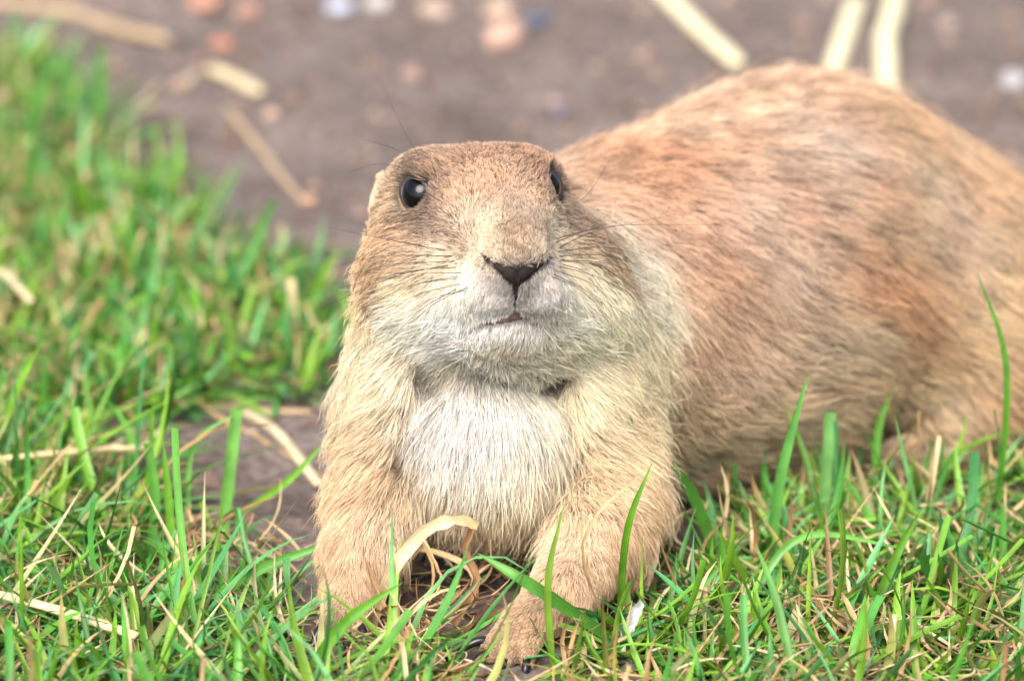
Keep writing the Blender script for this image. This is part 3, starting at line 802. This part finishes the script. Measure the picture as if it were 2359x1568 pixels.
# ---- whiskers
M_WH = mat_simple("whisker", (0.012, 0.010, 0.010), 0.4, 0.5)
M_WHL = mat_simple("pale_whisker", (0.62, 0.55, 0.42), 0.4, 0.5)
WH = [  # root and way points in the picture, with how far they lean to the viewer
    [(1060, 640), (960, 655), (860, 690)], [(1065, 652), (960, 680), (850, 730)], [(1070, 628), (950, 632), (800, 660)], [(1055, 615), (930, 628), (670, 690)],
    [(1075, 668), (990, 690), (940, 730)], [(1050, 602), (900, 610), (780, 640)], [(1045, 590), (880, 590), (750, 620)], [(1030, 578), (860, 545), (750, 522)],
    [(1082, 660), (1000, 700), (905, 780)], [(1064, 634), (930, 664), (780, 740)], [(1040, 610), (900, 640), (720, 720)], [(1058, 662), (960, 720), (870, 820)],
    [(1270, 600), (1370, 610), (1450, 650)], [(1275, 610), (1380, 640), (1480, 700)], [(1272, 620), (1380, 665), (1430, 760)], [(1280, 590), (1400, 590), (1560, 640)],
    [(1278, 580), (1400, 570), (1520, 600)], [(1275, 560), (1340, 535), (1450, 500)], [(1278, 550), (1420, 520), (1660, 518)], [(1268, 635), (1340, 670), (1420, 750)],
    [(1282, 598), (1420, 612), (1580, 690)], [(1284, 572), (1380, 530), (1580, 490)], [(1270, 628), (1370, 680), (1480, 750)], [(1282, 604), (1360, 632), (1400, 690)],
    [(975, 375), (930, 300), (866, 172)], [(960, 372), (900, 340), (835, 320)], [(945, 390), (870, 378), (790, 402)],
    [(1280, 360), (1340, 310), (1458, 285)], [(1285, 380), (1360, 340), (1440, 365)], [(1288, 372), (1350, 352), (1440, 380)], [(1262, 340), (1268, 310), (1270, 270)], [(1290, 500), (1360, 440), (1410, 360)],
]
for i, w in enumerate(WH):
    p0, ok = on_surface([w[0][0]], [w[0][1]])
    p0 = p0[0]; d0 = float(p0[1] * CP - (p0[2] - ZC) * SP)
    lean = -0.95 if i < 24 else 0.2
    k = 0.7 if i < 24 else 1.0
    pts = [p0 - np.array([0, .0, 0]), W(w[1][0], w[1][1], d0 + lean), W(w[2][0], w[2][1], d0 + lean * .4 + k)]
    q = catmull(pts, 12)
    r0 = 0.0115 if i < 24 else 0.009
    v, f = tube(q, np.linspace(r0, 0.0018, 12), 5)
    mesh_obj("whisker", v, f, M_WH, dogroot)
for w in [[(1240, 740), (1280, 790), (1330, 850)], [(1110, 800), (1020, 850), (960, 880)], [(1170, 820), (1172, 900), (1178, 990)], [(800, 700), (690, 770), (600, 835)], [(1090, 790), (960, 800), (860, 850)], [(1260, 700), (1330, 730), (1390, 740)], [(1480, 960), (1400, 950), (1310, 960)]]:
    p0, ok = on_surface([w[0][0]], [w[0][1]]); p0 = p0[0]; d0 = float(p0[1] * CP - (p0[2] - ZC) * SP)
    q = catmull([p0, W(*w[1], d0 - 1.0), W(*w[2], d0 - 1.2)], 10)
    v, f = tube(q, np.linspace(.0065, .0018, 10), 5)
    mesh_obj("whisker", v, f, M_WHL, dogroot)

# ---- claws
M_CLAW = mat_simple("claw", (0.012, 0.011, 0.013), 0.25, 0.5)
for toes in (TOES_R, TOES_L):
    for a, b in toes:
        A, B = W(*a), W(*b)
        dr = (B - A) / np.linalg.norm(B - A)
        p = [B - dr * .05 + [0, 0, .05], B + dr * .26 + [0, 0, .08], B + dr * .58 + [0, 0, -.04], B + dr * .78 + [0, 0, -.2]]
        q = catmull(p, 9); q[:, 2] = np.maximum(q[:, 2], .02)
        v, f = tube(q, np.array([.12, .125, .12, .11, .10, .08, .06, .04, .01]), 8)
        mesh_obj("claw", v, f, M_CLAW, dogroot)

# ------------------------------------------------------------------ grass
def blades(base, az, length, width, lean, bend, twist, col_lo, col_hi, fold=0.25, nseg=6, blunt=None, curl=None):
    """N folded, tapering blades; returns verts, quads, colours, across"""
    n = len(base); S = nseg + 1
    t = np.linspace(0, 1, S)[None, :]
    ang = lean[:, None] + bend[:, None] * t ** 1.3                      # from upright
    seg = length[:, None] / nseg
    hx = np.cumsum(np.sin(ang) * seg, 1) - np.sin(ang[:, :1]) * seg
    hz = np.cumsum(np.cos(ang) * seg, 1) - np.cos(ang[:, :1]) * seg
    a2 = az[:, None] + (0 if curl is None else curl[:, None] * t)
    dx = np.diff(hx, axis=1, prepend=0) ; 
    X = np.cumsum(dx * np.cos(a2), 1); Y = np.cumsum(dx * np.sin(a2), 1)
    C = np.stack([base[:, 0:1] + X, base[:, 1:2] + Y, base[:, 2:3] + hz], -1)
    sa = a2 + math.pi / 2 + twist[:, None] * t
    side = np.stack([np.cos(sa), np.sin(sa), 0 * sa], -1)
    # blade normal leans back along the bend
    nrm = np.stack([-np.cos(ang) * np.cos(a2), -np.cos(ang) * np.sin(a2), np.sin(ang)], -1)
    b = np.ones(n) * 0.0 if blunt is None else blunt
    prof = (0.72 + 0.38 * np.sin(np.pi * np.clip(t * 1.1, 0, 1))) * np.clip((1 - t ** 2.6), 0, 1) ** 0.75
    prof = prof * (1 - b[:, None]) + b[:, None] * (0.85 + .15 * t)
    w = width[:, None] * prof * .5 + 0.004
    V = np.empty((n, S, 3, 3))
    V[:, :, 0] = C - side * w[..., None] + nrm * (w * fold)[..., None]
    V[:, :, 1] = C - nrm * (w * fold)[..., None]
    V[:, :, 2] = C + side * w[..., None] + nrm * (w * fold)[..., None]
    V[..., 2] = np.maximum(V[..., 2], 0.03)
    i0 = (np.arange(n) * S * 3)[:, None, None] + (np.arange(nseg) * 3)[None, :, None] + np.arange(2)[None, None, :]
    F = np.stack([i0, i0 + 1, i0 + 4, i0 + 3], -1).reshape(-1, 4)
    cc = col_lo[:, None] * (1 - t[..., None]) + col_hi[:, None] * t[..., None]
    cols = np.repeat(cc[:, :, None], 3, 2).reshape(-1, 3)
    ac = np.tile(np.array([-1, 0, 1.0]), n * S)
    return V.reshape(-1, 3), F, cols, ac

def h_at(p):
    return ground_h(p[:, 0], p[:, 1])

GREENS = srgb(np.array([(102, 156, 48), (86, 150, 52), (78, 146, 62), (124, 168, 58), (80, 150, 88), (108, 156, 44), (64, 122, 48), (104, 164, 102)]))
DRY = srgb(np.array([(206, 178, 130), (190, 156, 110), (220, 198, 156), (166, 128, 86), (150, 112, 76), (214, 186, 140)]))

REG_BACK = [(-900, 0), (-250, 40), (60, 150), (190, 300), (360, 420), (400, 500), (480, 560), (640, 590), (745, 690), (735, 830), (700, 900), (600, 905), (430, 880), (360, 960), (200, 1010), (-900, 1010)]
REG_LEFT = [(-900, 1010), (200, 1040), (310, 1120), (420, 1230), (560, 1270), (690, 1270), (700, 1350), (720, 1420), (800, 1490), (900, 1530), (1080, 1550), (1080, 2100), (-900, 2100)]
REG_RIGHT = [(1260, 1500), (1330, 1430), (1450, 1370), (1530, 1320), (1640, 1250), (1760, 1200), (1950, 1150), (2120, 1090), (2360, 1060), (2700, 900), (3300, 800), (3300, 2100), (1260, 2100)]
REG_LOW = [(1060, 1560), (1270, 1550), (1270, 2100), (1060, 2100)]

def gpoly(poly):
    a = np.array(poly, float); g = G(a[:, 0], a[:, 1]); return g[:, :2]

def scatter(poly, n, r):
    g = gpoly(poly); lo, hi = g.min(0), g.max(0)
    out = []
    tot = 0
    while tot < n:
        p = r.uniform(lo, hi, (n * 2, 2)); m = inpoly(p[:, 0], p[:, 1], g); p = p[m]
        out.append(p); tot += len(p)
    return np.concatenate(out)[:n]

def clear_of_dog(p, margin=0.15):
    q = np.c_[p[:, :2], np.full(len(p), 0.5)].astype(np.float32)
    q2 = q.copy(); q2[:, 2] = 1.5
    return (sdf(q) > margin) & (sdf(q2) > margin * .5)

def grass_field(parts, poly, ntuft, per, lmul, r, flat=0.0, dryfrac=0.08, spread=0.5, wmul=1.0):
    cen = scatter(poly, ntuft, r)
    k = r.integers(int(per * .5), int(per * 1.5), ntuft)
    c = np.repeat(cen, k, 0); n = len(c)
    taz = np.repeat(r.uniform(0, 2 * np.pi, ntuft), k)
    off = r.normal(0, spread, (n, 2))
    b = c + off
    az = np.arctan2(off[:, 1], off[:, 0]) + r.normal(0, .7, n)
    mixaz = r.random(n) < .35
    az[mixaz] = taz[mixaz] + r.normal(0, .4, mixaz.sum())
    tl = np.repeat(r.uniform(.7, 1.25, ntuft), k)
    L = lmul * tl * r.uniform(.35, 1.4, n)
    Wd = wmul * r.uniform(.10, .29, n) * np.clip(L / 1.8, .6, 1.1)
    lean = np.clip(r.normal(.72 + flat, .42, n), .02, 1.5)
    bend = r.normal(.45, .7, n)
    bend = np.minimum(bend, 2.2 - lean * .5)
    curl = r.normal(0, .5, n)
    tw = r.normal(0, .8, n)
    base = np.c_[b, h_at(b) - 0.05]
    ok = clear_of_dog(base)
    qx, qy, qd = proj(base)
    ok &= ~((qx > 1060) & (qx < 1300) & (qy > 1380) & (qy < 1800) & (L > np.maximum(.8 - (qy - 1380) / 900, .5)))
    ok &= ~((qx > 720) & (qx < 900) & (qy > 1380) & (qy < 1640) & (L > 1.6))
    ok &= ~((qx > 340) & (qx < 760) & (qy > 1100) & (qy < 1400) & (L > 1.9))
    tint = np.repeat(r.integers(0, len(GREENS), ntuft), k)
    gi = np.where(r.random(n) < .5, tint, r.integers(0, len(GREENS), n))
    g = GREENS[gi] * r.uniform(.75, 1.25, (n, 1))
    lo = g * np.array([1.15, 1.0, .8]); hi = g.copy()
    tipdry = r.random(n) < .16
    hi[tipdry] = DRY[r.integers(0, len(DRY), tipdry.sum())] * .9
    dr = r.random(n) < dryfrac
    dc = DRY[r.integers(0, len(DRY), n)] * r.uniform(.8, 1.1, (n, 1))
    lo[dr] = dc[dr]; hi[dr] = dc[dr]
    Wd[dr] *= .6; bend[dr] *= 1.8
    blunt = (r.random(n) < .12) * .95
    parts.append([a[ok] for a in (base, az, L, Wd, lean, bend, tw, lo, hi, blunt, curl)])

r = np.random.default_rng(21)
gp = []
grass_field(gp, REG_BACK, 1150, 11, 1.8, r, flat=.3, dryfrac=.08, wmul=.88)
grass_field(gp, REG_LEFT, 560, 12, 3.4, r, flat=.45, dryfrac=.09, wmul=.85)
grass_field(gp, REG_RIGHT, 800, 11, 2.4, r, flat=.36, dryfrac=.12, wmul=.85)
grass_field(gp, REG_LOW, 26, 8, 1.8, r, flat=.3, dryfrac=.3)
allp = [np.concatenate([p[i] for p in gp]) for i in range(11)]
v, f, c, ac = blades(*allp[:9], blunt=allp[9], curl=allp[10])
go = mesh_obj("grass", v, f, M_GRASS, cols=c, extra=ac)
tag(go, "short green meadow grass growing in tufts on both sides of the animal", "grass", kind="stuff")

# dry litter lying in and before the grass
REG_MID = [(840, 1290), (960, 1230), (1240, 1230), (1270, 1320), (1130, 1420), (1090, 1500), (1260, 1540), (1260, 1640), (860, 1640), (880, 1460)]
def litter(r):
    P, wts = [], []
    for poly, n in ((REG_BACK, 1700), (REG_LEFT, 1700), (REG_RIGHT, 2200), (REG_MID, 380)):
        P.append(scatter(poly, n, r))
    b = np.concatenate(P); n = len(b)
    L = r.uniform(.5, 2.2, n); Wd = r.uniform(.03, .15, n)
    lean = r.uniform(.9, 1.6, n); bend = r.normal(0.1, .5, n); tw = r.normal(0, 2.5, n)
    curl = r.normal(0, 1.4, n)
    base = np.c_[b, h_at(b) + r.uniform(.02, .9, n) ** 1.5]
    ok = clear_of_dog(base, .05)
    qx, qy, qd = proj(base)
    ok &= ~((qx > 1070) & (qx < 1300) & (qy > 1400) & (qy < 1600))
    c = DRY[r.integers(0, len(DRY), n)] * r.uniform(.6, 1.25, (n, 1))
    a = [x[ok] for x in (base, r.uniform(0, 6.283, n), L, Wd, lean, bend, tw, c, c * .9)]
    return blades(*a, fold=.4, curl=curl[ok])
v, f, c, ac = litter(r)
lo = mesh_obj("dry_litter", v, f, M_DRY, cols=c, extra=ac)
tag(lo, "thin dry tan grass litter lying among the green blades", "litter", kind="stuff")

# ---- single blades one can point at
def one_blade(way, dep, width, col, label, cat="grass blade", name="grass_blade", mat=None, fold=.3, coltip=None, blunt=0.0, group=None, n=14, facing=None):
    """a blade along way points (picture x, y, depth cm)"""
    g0 = G(*way[0]); d0 = g0[1] * CP + ZC * SP          # it grows where its foot shows on the ground
    pts = catmull([W(x, y, d0 + d - dep[0]) for (x, y), d in zip(way, dep)], n)
    pts[:, 2] = np.maximum(pts[:, 2], .04)
    tg = np.gradient(pts, axis=0); tg /= np.linalg.norm(tg, axis=1, keepdims=True)
    face = np.array(facing if facing is not None else (0.15, -CP, SP + .25), float)
    v, c3, ac = [], [], []
    jr = np.random.default_rng(int(abs(way[0][0] * 7 + way[0][1])))
    dry = mat is not None
    c0 = srgb(col); c1 = srgb(coltip) if coltip is not None else c0
    for i in range(n):
        t = i / (n - 1)
        s = np.cross(tg[i], face); s /= np.linalg.norm(s) + 1e-9
        nr = np.cross(s, tg[i])
        pr = (0.75 + .35 * math.sin(math.pi * min(1, t * 1.1))) * max(0.0, 1 - t ** 3.2) ** .7
        pr = pr * (1 - blunt) + blunt
        w = width * .5 * pr * (1 + (jr.normal(0, .13) if dry else jr.normal(0, .03))) + .004
        if dry: pts[i] += jr.normal(0, .012, 3) * (i > 0)
        v += [pts[i] - s * w + nr * w * fold, pts[i] - nr * w * fold, pts[i] + s * w + nr * w * fold]
        tt = t ** 2
        c3 += [(c0 * (1 - tt) + c1 * tt) * (jr.uniform(.68, 1.08) if dry else jr.uniform(.92, 1.05)) for _ in range(3)]; ac += [-1, 0, 1]
    f = []
    for i in range(n - 1):
        for k in (0, 1):
            a = i * 3 + k; f.append((a, a + 1, a + 4, a + 3))
    o = mesh_obj(name, np.array(v), f, mat or M_GRASS, cols=np.array(c3), extra=ac)
    tag(o, label, cat, group)
    return o

GB = "single green blades standing before the animal"
def gb(way, dep, width, col, label, **kw):
    col = tuple(np.array(col) * (.90, .90, .72))
    one_blade(way, dep, width, col, label, group=GB, **kw)
gb([(1772, 1300), (1800, 1090), (1862, 860)], [0, -.4, -.8], .27, (92, 160, 84), "tall upright green blade with pointed tip before the tan belly")
gb([(1893, 1210), (1905, 1070), (1912, 950)], [0, -.2, -.4], .29, (118, 178, 118), "pale green blade cut off square at the top, before the belly", blunt=1)
gb([(2012, 1130), (2025, 980), (2070, 868)], [0, -.2, -.3], .20, (96, 160, 70), "thin upright blade with bent tip before the dark belly shadow")
gb([(2296, 1220), (2318, 850), (2250, 625)], [0, -1.0, -1.2], .15, (80, 140, 40), "long thin curved blade rising highest at the picture's edge")
gb([(1650, 1290), (1600, 1150), (1540, 1048)], [0, -.6, -1.0], .30, (84, 146, 60), "broad blade leaning towards the elbow beside the right foreleg")
gb([(1425, 1440), (1445, 1220), (1502, 1065)], [0, -1.8, -2.2], .17, (104, 160, 50), "slender blade crossing the right foreleg, tip pointing up")
gb([(1275, 1560), (1262, 1340), (1300, 1160)], [0, -.6, -.8], .16, (118, 158, 60), "narrow yellowish blade in front of the right wrist")
gb([(1420, 1480), (1230, 1352), (1098, 1272)], [0, -2.0, -1.8], .30, (92, 158, 70), "broad folded blade lying across the right foreleg")
gb([(2000, 1440), (2060, 1290), (2120, 1175)], [0, -.2, -.4], .22, (90, 148, 46), "straight upright dark blade amid the grass under the belly")
gb([(1840, 1620), (1790, 1390), (1740, 1250)], [0, .4, .6], .20, (96, 158, 80), "long blade leaning back over the turf under the belly")
gb([(1690, 1450), (1840, 1240), (2100, 1265)], [0, .5, .8], .18, (110, 172, 90), "arching blade curving over the turf below the flank")
gb([(330, 1210), (345, 1080), (352, 925)], [0, -.2, -.4], .18, (100, 160, 40), "upright yellowish green blade beside the bare soil patch")
gb([(400, 1330), (388, 1150), (375, 1010)], [0, -.2, -.4], .20, (110, 172, 50), "upright bright blade in the large tuft at the lower corner")
gb([(340, 1300), (358, 1150), (340, 1020)], [0, -.1, -.2], .24, (84, 148, 60), "blunt dark upright blade in the large tuft at the lower corner", blunt=.8)
gb([(512, 1230), (530, 1080), (545, 945)], [0, -.2, -.3], .30, (110, 172, 90), "broad pale blade cut square, beside the bare soil patch", blunt=1)
gb([(432, 1230), (445, 1030), (545, 950)], [0, -.3, -.5], .13, (116, 178, 100), "thin blade arching over the bare soil patch")
gb([(540, 1190), (660, 1110), (755, 1010)], [0, -.5, -.8], .17, (120, 180, 60), "slender blade reaching to the left foreleg")
gb([(430, 1410), (600, 1310), (805, 1238)], [0, -.6, -.8], .27, (92, 164, 70), "long broad blade lying towards the left paw")
gb([(680, 1600), (790, 1440), (928, 1340)], [0, -.3, -.5], .27, (96, 160, 40), "thick bright blade slanting up before the left paw")
gb([(245, 1040), (200, 920), (200, 830)], [0, -.2, -.3], .14, (120, 180, 100), "thin upright pale blade rising behind the lower tuft")
gb([(-5, 960), (4, 900), (12, 850)], [0, -.1, -.2], .15, (110, 170, 60), "short upright blade at the very edge of the picture")
gb([(345, 500), (350, 420), (392, 350)], [0, -.2, -.4], .34, (100, 160, 84), "blurred blade curving up where turf meets bare soil")
gb([(215, 345), (232, 220), (235, 90)], [0, -.3, -.5], .36, (92, 150, 76), "blurred tall upright blade at the far turf's edge")
gb([(60, 345), (90, 220), (118, 85)], [0, -.3, -.5], .36, (86, 146, 66), "blurred tall blade in the farthest turf corner")
gb([(705, 730), (735, 650), (778, 568)], [0, -.3, -.5], .32, (110, 160, 60), "blurred blade next to the animal's cheek")

DS = "dry stalks and curled dry blades"
def ds(way, dep, width, col, label, **kw):
    kw.setdefault("blunt", .3)
    one_blade(way, dep, width, col, label, "dry stalk", "dry_stalk", M_DRY, group=DS, **kw)
ds([(850, 1450), (905, 1310), (985, 1220), (1060, 1198), (1098, 1212)], [0, -1.5, -1.4, -1.0, -.8], .30, (226, 200, 156), "broad pale dry blade arching up between the forelegs", coltip=(214, 180, 130), blunt=.6)
one_blade([(1045, 1440), (1098, 1340), (1070, 1268), (1094, 1208)], [0, -.3, -.4, -.6], .19, (160, 120, 82), "withered brown leaf hanging from the arched dry blade", "dry leaf", "dry_leaf", M_DRY, blunt=.5, fold=.6)
ds([(935, 1390), (955, 1270), (1040, 1284), (1092, 1330), (1094, 1390), (1070, 1440)], [0, -.4, -.4, -.4, -.2, 0], .13, (216, 186, 138), "thin dry blade bent into a hoop between the paws")
ds([(960, 1420), (1000, 1330), (972, 1240), (1002, 1290), (1015, 1340), (990, 1385)], [0, -.2, -.3, -.5, -.7, -.7], .07, (206, 172, 122), "curly dry tendril dangling inside the hoop between the paws", n=20)
ds([(1112, 1290), (1125, 1240), (1137, 1190)], [0, -.1, -.1], .11, (200, 190, 176), "short pale greyish blade end under the chest")
ds([(870, 1560), (930, 1430), (1000, 1370), (1060, 1350)], [0, .2, .4, .5], .09, (210, 178, 130), "thin dry blade leaning beside the left paw's claws")
ds([(1405, 1460), (1345, 1300), (1370, 1190), (1490, 1082)], [0, -1.8, -2.2, -2.2], .06, (196, 166, 120), "hair-thin dry stalk bending across the right foreleg")
ds([(1650, 1330), (1676, 1150), (1662, 1073)], [0, -.3, -.4], .09, (190, 164, 126), "curled dry tip standing before the belly", blunt=0)
ds([(1470, 1400), (1515, 1262), (1478, 1208)], [0, -.3, -.4], .12, (220, 198, 160), "pale dry tip curling beside the right elbow", blunt=0)
ds([(445, 905), (490, 950), (600, 1010), (760, 1110)], [0, -1.6, -3.6, -6.2], .09, (196, 160, 112), "long thin dry blade trailing over the bare soil patch")
one_blade([(1425, 1500), (1450, 1440), (1480, 1380)], [0, -.2, -.4], .30, (206, 206, 204), "whitish papery flake in the grass before the right foreleg", "flake", "papery_flake", M_DRY, blunt=.45, fold=.5)
ds([(2200, 1440), (2280, 1445), (2390, 1475)], [0, -.3, -1.0], .22, (220, 204, 166), "pale dry blade lying in the turf near the lower corner", blunt=.1)
ds([(1540, 1560), (1640, 1518), (1735, 1535)], [0, .3, .2], .09, (208, 178, 132), "thin tan blade lying across the lowest turf")

# ------------------------------------------------------------------ straws
def mat_straw(name, col):
    m, nt, b, out = new_mat(name)
    at = N(nt, "ShaderNodeTexCoord"); nz = N(nt, "ShaderNodeTexNoise"); nz.inputs["Scale"].default_value = 1.0; nz.inputs["Detail"].default_value = 4
    mp = N(nt, "ShaderNodeMapping"); mp.inputs["Scale"].default_value = (60, 700, 700)
    nt.links.new(at.outputs["Object"], mp.inputs[0]); nt.links.new(mp.outputs[0], nz.inputs["Vector"])
    r = N(nt, "ShaderNodeValToRGB"); c = srgb(col)
    r.color_ramp.elements[0].position = .3; r.color_ramp.elements[0].color = (*(c * .72), 1)
    r.color_ramp.elements[1].position = .65; r.color_ramp.elements[1].color = (*np.minimum(c * 1.1, .9), 1)
    nt.links.new(nz.outputs[0], r.inputs[0]); nt.links.new(r.outputs[0], b.inputs["Base Color"])
    b.inputs["Roughness"].default_value = .5
    return m
M_STRAW = mat_straw("pale_straw", (222, 198, 150)); M_STRAW2 = mat_straw("cream_straw", (206, 188, 148)); M_STRAW4 = mat_straw("ivory_straw", (226, 214, 172)); M_STRAW3 = mat_straw("old_straw", (176, 150, 116))

def straw(way, lift, rad, mat, label, flat=.6, nodes=(), name="straw", group="straws lying on the ground"):
    pts = []
    for (x, y), l in zip(way, lift if isinstance(lift, (list, tuple)) else [lift] * len(way)):
        p = G(x, y + 88 * l); p[2] = (l if l else ground_h(p[:1], p[1:2])[0]) + rad * flat * .8; pts.append(p)
    q = catmull(pts, 16)
    rr = np.full(16, rad) * (1 + .06 * np.sin(np.arange(16) * 1.7))
    rr[-1] *= .8; rr[0] *= .8
    for nd in nodes: rr[nd] *= 1.5
    v, f = tube(q, rr, 8, flat)
    o = mesh_obj(name, v, f, mat)
    tag(o, label, "straw", group)
    return o
straw([(-60, 1362), (60, 1390), (180, 1425), (318, 1472)], [1.3, 1.2, 1.1, 1.0], .17, M_STRAW, "thick pale straw lying in the turf at the lower left corner")
straw([(-60, 1062), (100, 1046), (270, 1032), (370, 1036)], [1.3, 1.3, 1.2, 1.1], .075, M_STRAW, "thin jointed straw stalk with a frayed end over the left turf", flat=1, nodes=(10, 12))
straw([(560, 935), (640, 1010), (735, 1120)], 0, .16, M_STRAW2, "pale straw on bare soil pointing at the left foreleg")
straw([(420, 850), (520, 890), (640, 950)], 0, .12, M_STRAW3, "brownish straw across the bare soil patch behind the turf")
straw([(400, 890), (560, 925), (720, 945)], 0, .11, M_STRAW3, "lower brownish straw crossing the bare patch beside the left foreleg")
straw([(-80, -20), (140, 10), (260, 45), (385, 95)], 0, .28, M_STRAW3, "blurred long brown straw in the far left corner")
straw([(485, 150), (540, 180), (598, 220)], 0, .27, M_STRAW2, "blurred short whitish straw piece on the bare soil")
straw([(520, 262), (600, 340), (650, 400), (705, 472)], 0, .12, M_STRAW3, "blurred thin tan stalk lying behind the head's left side")
straw([(1490, -50), (1590, 40), (1700, 155)], 0, .32, M_STRAW4, "blurred cream straw slanting down to the animal's back")
straw([(1975, 15), (1945, 110), (1915, 190)], 0, .32, M_STRAW4, "blurred middle cream straw standing over the animal's back")
straw([(2075, -60), (2055, 60), (2040, 120), (2046, 240)], 0, .34, M_STRAW4, "blurred bent cream straw above the animal's rump")
straw([(-40, 600), (20, 630), (75, 690)], [1.2, 1.1, 1.0], .13, M_STRAW2, "blurred pale straw end in the turf at the left edge")
straw([(2050, 1510), (2056, 1460), (2060, 1420)], [.5, .9, 1.3], .08, M_STRAW2, "short upright pale stub in the lower right turf", flat=1)
straw([(1690, 1258), (1750, 1225), (1830, 1200)], [.25, .35, .3], .15, M_STRAW2, "cream straw piece lying at the grass edge under the belly", flat=.35)

# ------------------------------------------------------------------ stones
def stone_mesh(rx, ry, rz, seed):
    v, f = uv_sphere(1.0, 14, 9)
    nz = vnoise(v + seed * 7.3, .7, seed) - .5
    n2 = vnoise(v + seed * 3.1, .35, seed + 1) - .5
    v = v * (1 + .45 * nz + .15 * n2)[:, None]
    return v * np.array([rx, ry, rz]), f
SG = "pebbles on the bare soil"
STONES = [
    (470, 8, 1.0, (214, 158, 132), "blurred salmon pink stone cut off by the top edge"),
    (572, 18, .75, (196, 150, 128), "blurred dull pink stone, second along the top edge"),
    (512, 84, .62, (196, 136, 108), "blurred orange stone below the salmon pink stone"),
    (782, 22, .70, (208, 214, 232), "blurred bluish white pebble at the top edge"),
    (872, 10, .75, (214, 208, 204), "blurred white pebble beside the bluish white one"),
    (1000, 18, .85, (214, 188, 168), "blurred pale pebble at the top edge above the head"),
    (1146, 32, .72, (220, 190, 164), "blurred cream tan pebble above the salmon pebble"),
    (1166, 98, 1.15, (216, 176, 154), "blurred large flat salmon pebble above the head"),
    (1236, 52, .85, (98, 104, 124), "blurred dark blue grey pebble beside the salmon pebble"),
    (428, 182, .42, (196, 190, 164), "blurred small greenish pebble near the whitish straw"),
    (626, 272, .44, (206, 172, 146), "blurred small tan pebble below the whitish straw"),
    (712, 468, .46, (214, 172, 138), "blurred orange tan pebble at the end of the thin stalk"),
    (948, 172, .6, (186, 152, 136), "blurred dull pink pebble on the soil above the left brow"),
    (2336, 202, .75, (196, 190, 190), "blurred white pebble above the rump at the right edge"),
    (1285, 245, .55, (124, 116, 126), "blurred dark pebble right behind the head"),
    (350, 480, .34, (186, 166, 156), "blurred tiny grey pebble beside the far turf"),
    (1850, 60, .6, (160, 134, 122), "blurred brownish clod between the cream straws"),
    (2180, 60, .7, (170, 148, 138), "blurred pinkish brown clod near the upper right corner"),
    (1480, 130, .5, (166, 140, 126), "blurred brownish pebble beside the slanting cream straw"),
]
for i, (px, py, rad, col, label) in enumerate(STONES):
    p = G(px, py)
    rad *= .68; col = tuple(x * .80 for x in col)
    v, f = stone_mesh(rad, rad * random.uniform(.7, 1.0), rad * random.uniform(.5, .7), i + 3)
    a = random.uniform(0, 3); ca, sa = math.cos(a), math.sin(a)
    v = v @ np.array([[ca, sa, 0], [-sa, ca, 0], [0, 0, 1]])
    p[2] = ground_h(p[:1], p[1:2])[0] + rad * .25
    o = mesh_obj("pebble", v, f, mat_stone("stone_%d" % i, col))
    o.location = tuple(p * .01)
    tag(o, label, "pebble", SG)

# crumbs of soil and grit, past counting
def crumbs(r, n=8000):
    base = np.array([(1, 0, 0), (-1, 0, 0), (0, 1, 0), (0, -1, 0), (0, 0, 1), (0, 0, -1)], float)
    bf = np.array([(0, 2, 4), (2, 1, 4), (1, 3, 4), (3, 0, 4), (2, 0, 5), (1, 2, 5), (3, 1, 5), (0, 3, 5)])
    p = np.c_[r.uniform(-45, 45, n), r.uniform(-12, 62, n)]
    s = .06 + .26 * r.random(n) ** 6
    ok = clear_of_dog(np.c_[p, 0 * s], .0); p, s = p[ok], s[ok]; n = len(p)
    V = base[None] * s[:, None, None] * r.uniform(.6, 1.3, (n, 6, 1))
    V += r.normal(0, .2, (n, 6, 3)) * s[:, None, None]
    V += np.c_[p, ground_h(p[:, 0], p[:, 1]) + s * .3][:, None]
    F = (bf[None] + (np.arange(n) * 6)[:, None, None]).reshape(-1, 3)
    pal = srgb(np.array([(120, 98, 86), (140, 118, 106), (100, 82, 74), (150, 126, 110), (160, 140, 126), (136, 112, 100)]))
    c = np.repeat(pal[r.integers(0, len(pal), n)] * r.uniform(.7, 1.2, (n, 1)), 6, 0)
    return V.reshape(-1, 3), F, c
v, f, c = crumbs(np.random.default_rng(5))
o = mesh_obj("soil_crumbs", v, f, M_SKIN, smooth=False, cols=c)
tag(o, "small brown crumbs of soil and grit strewn over the bare ground", "soil", kind="stuff")
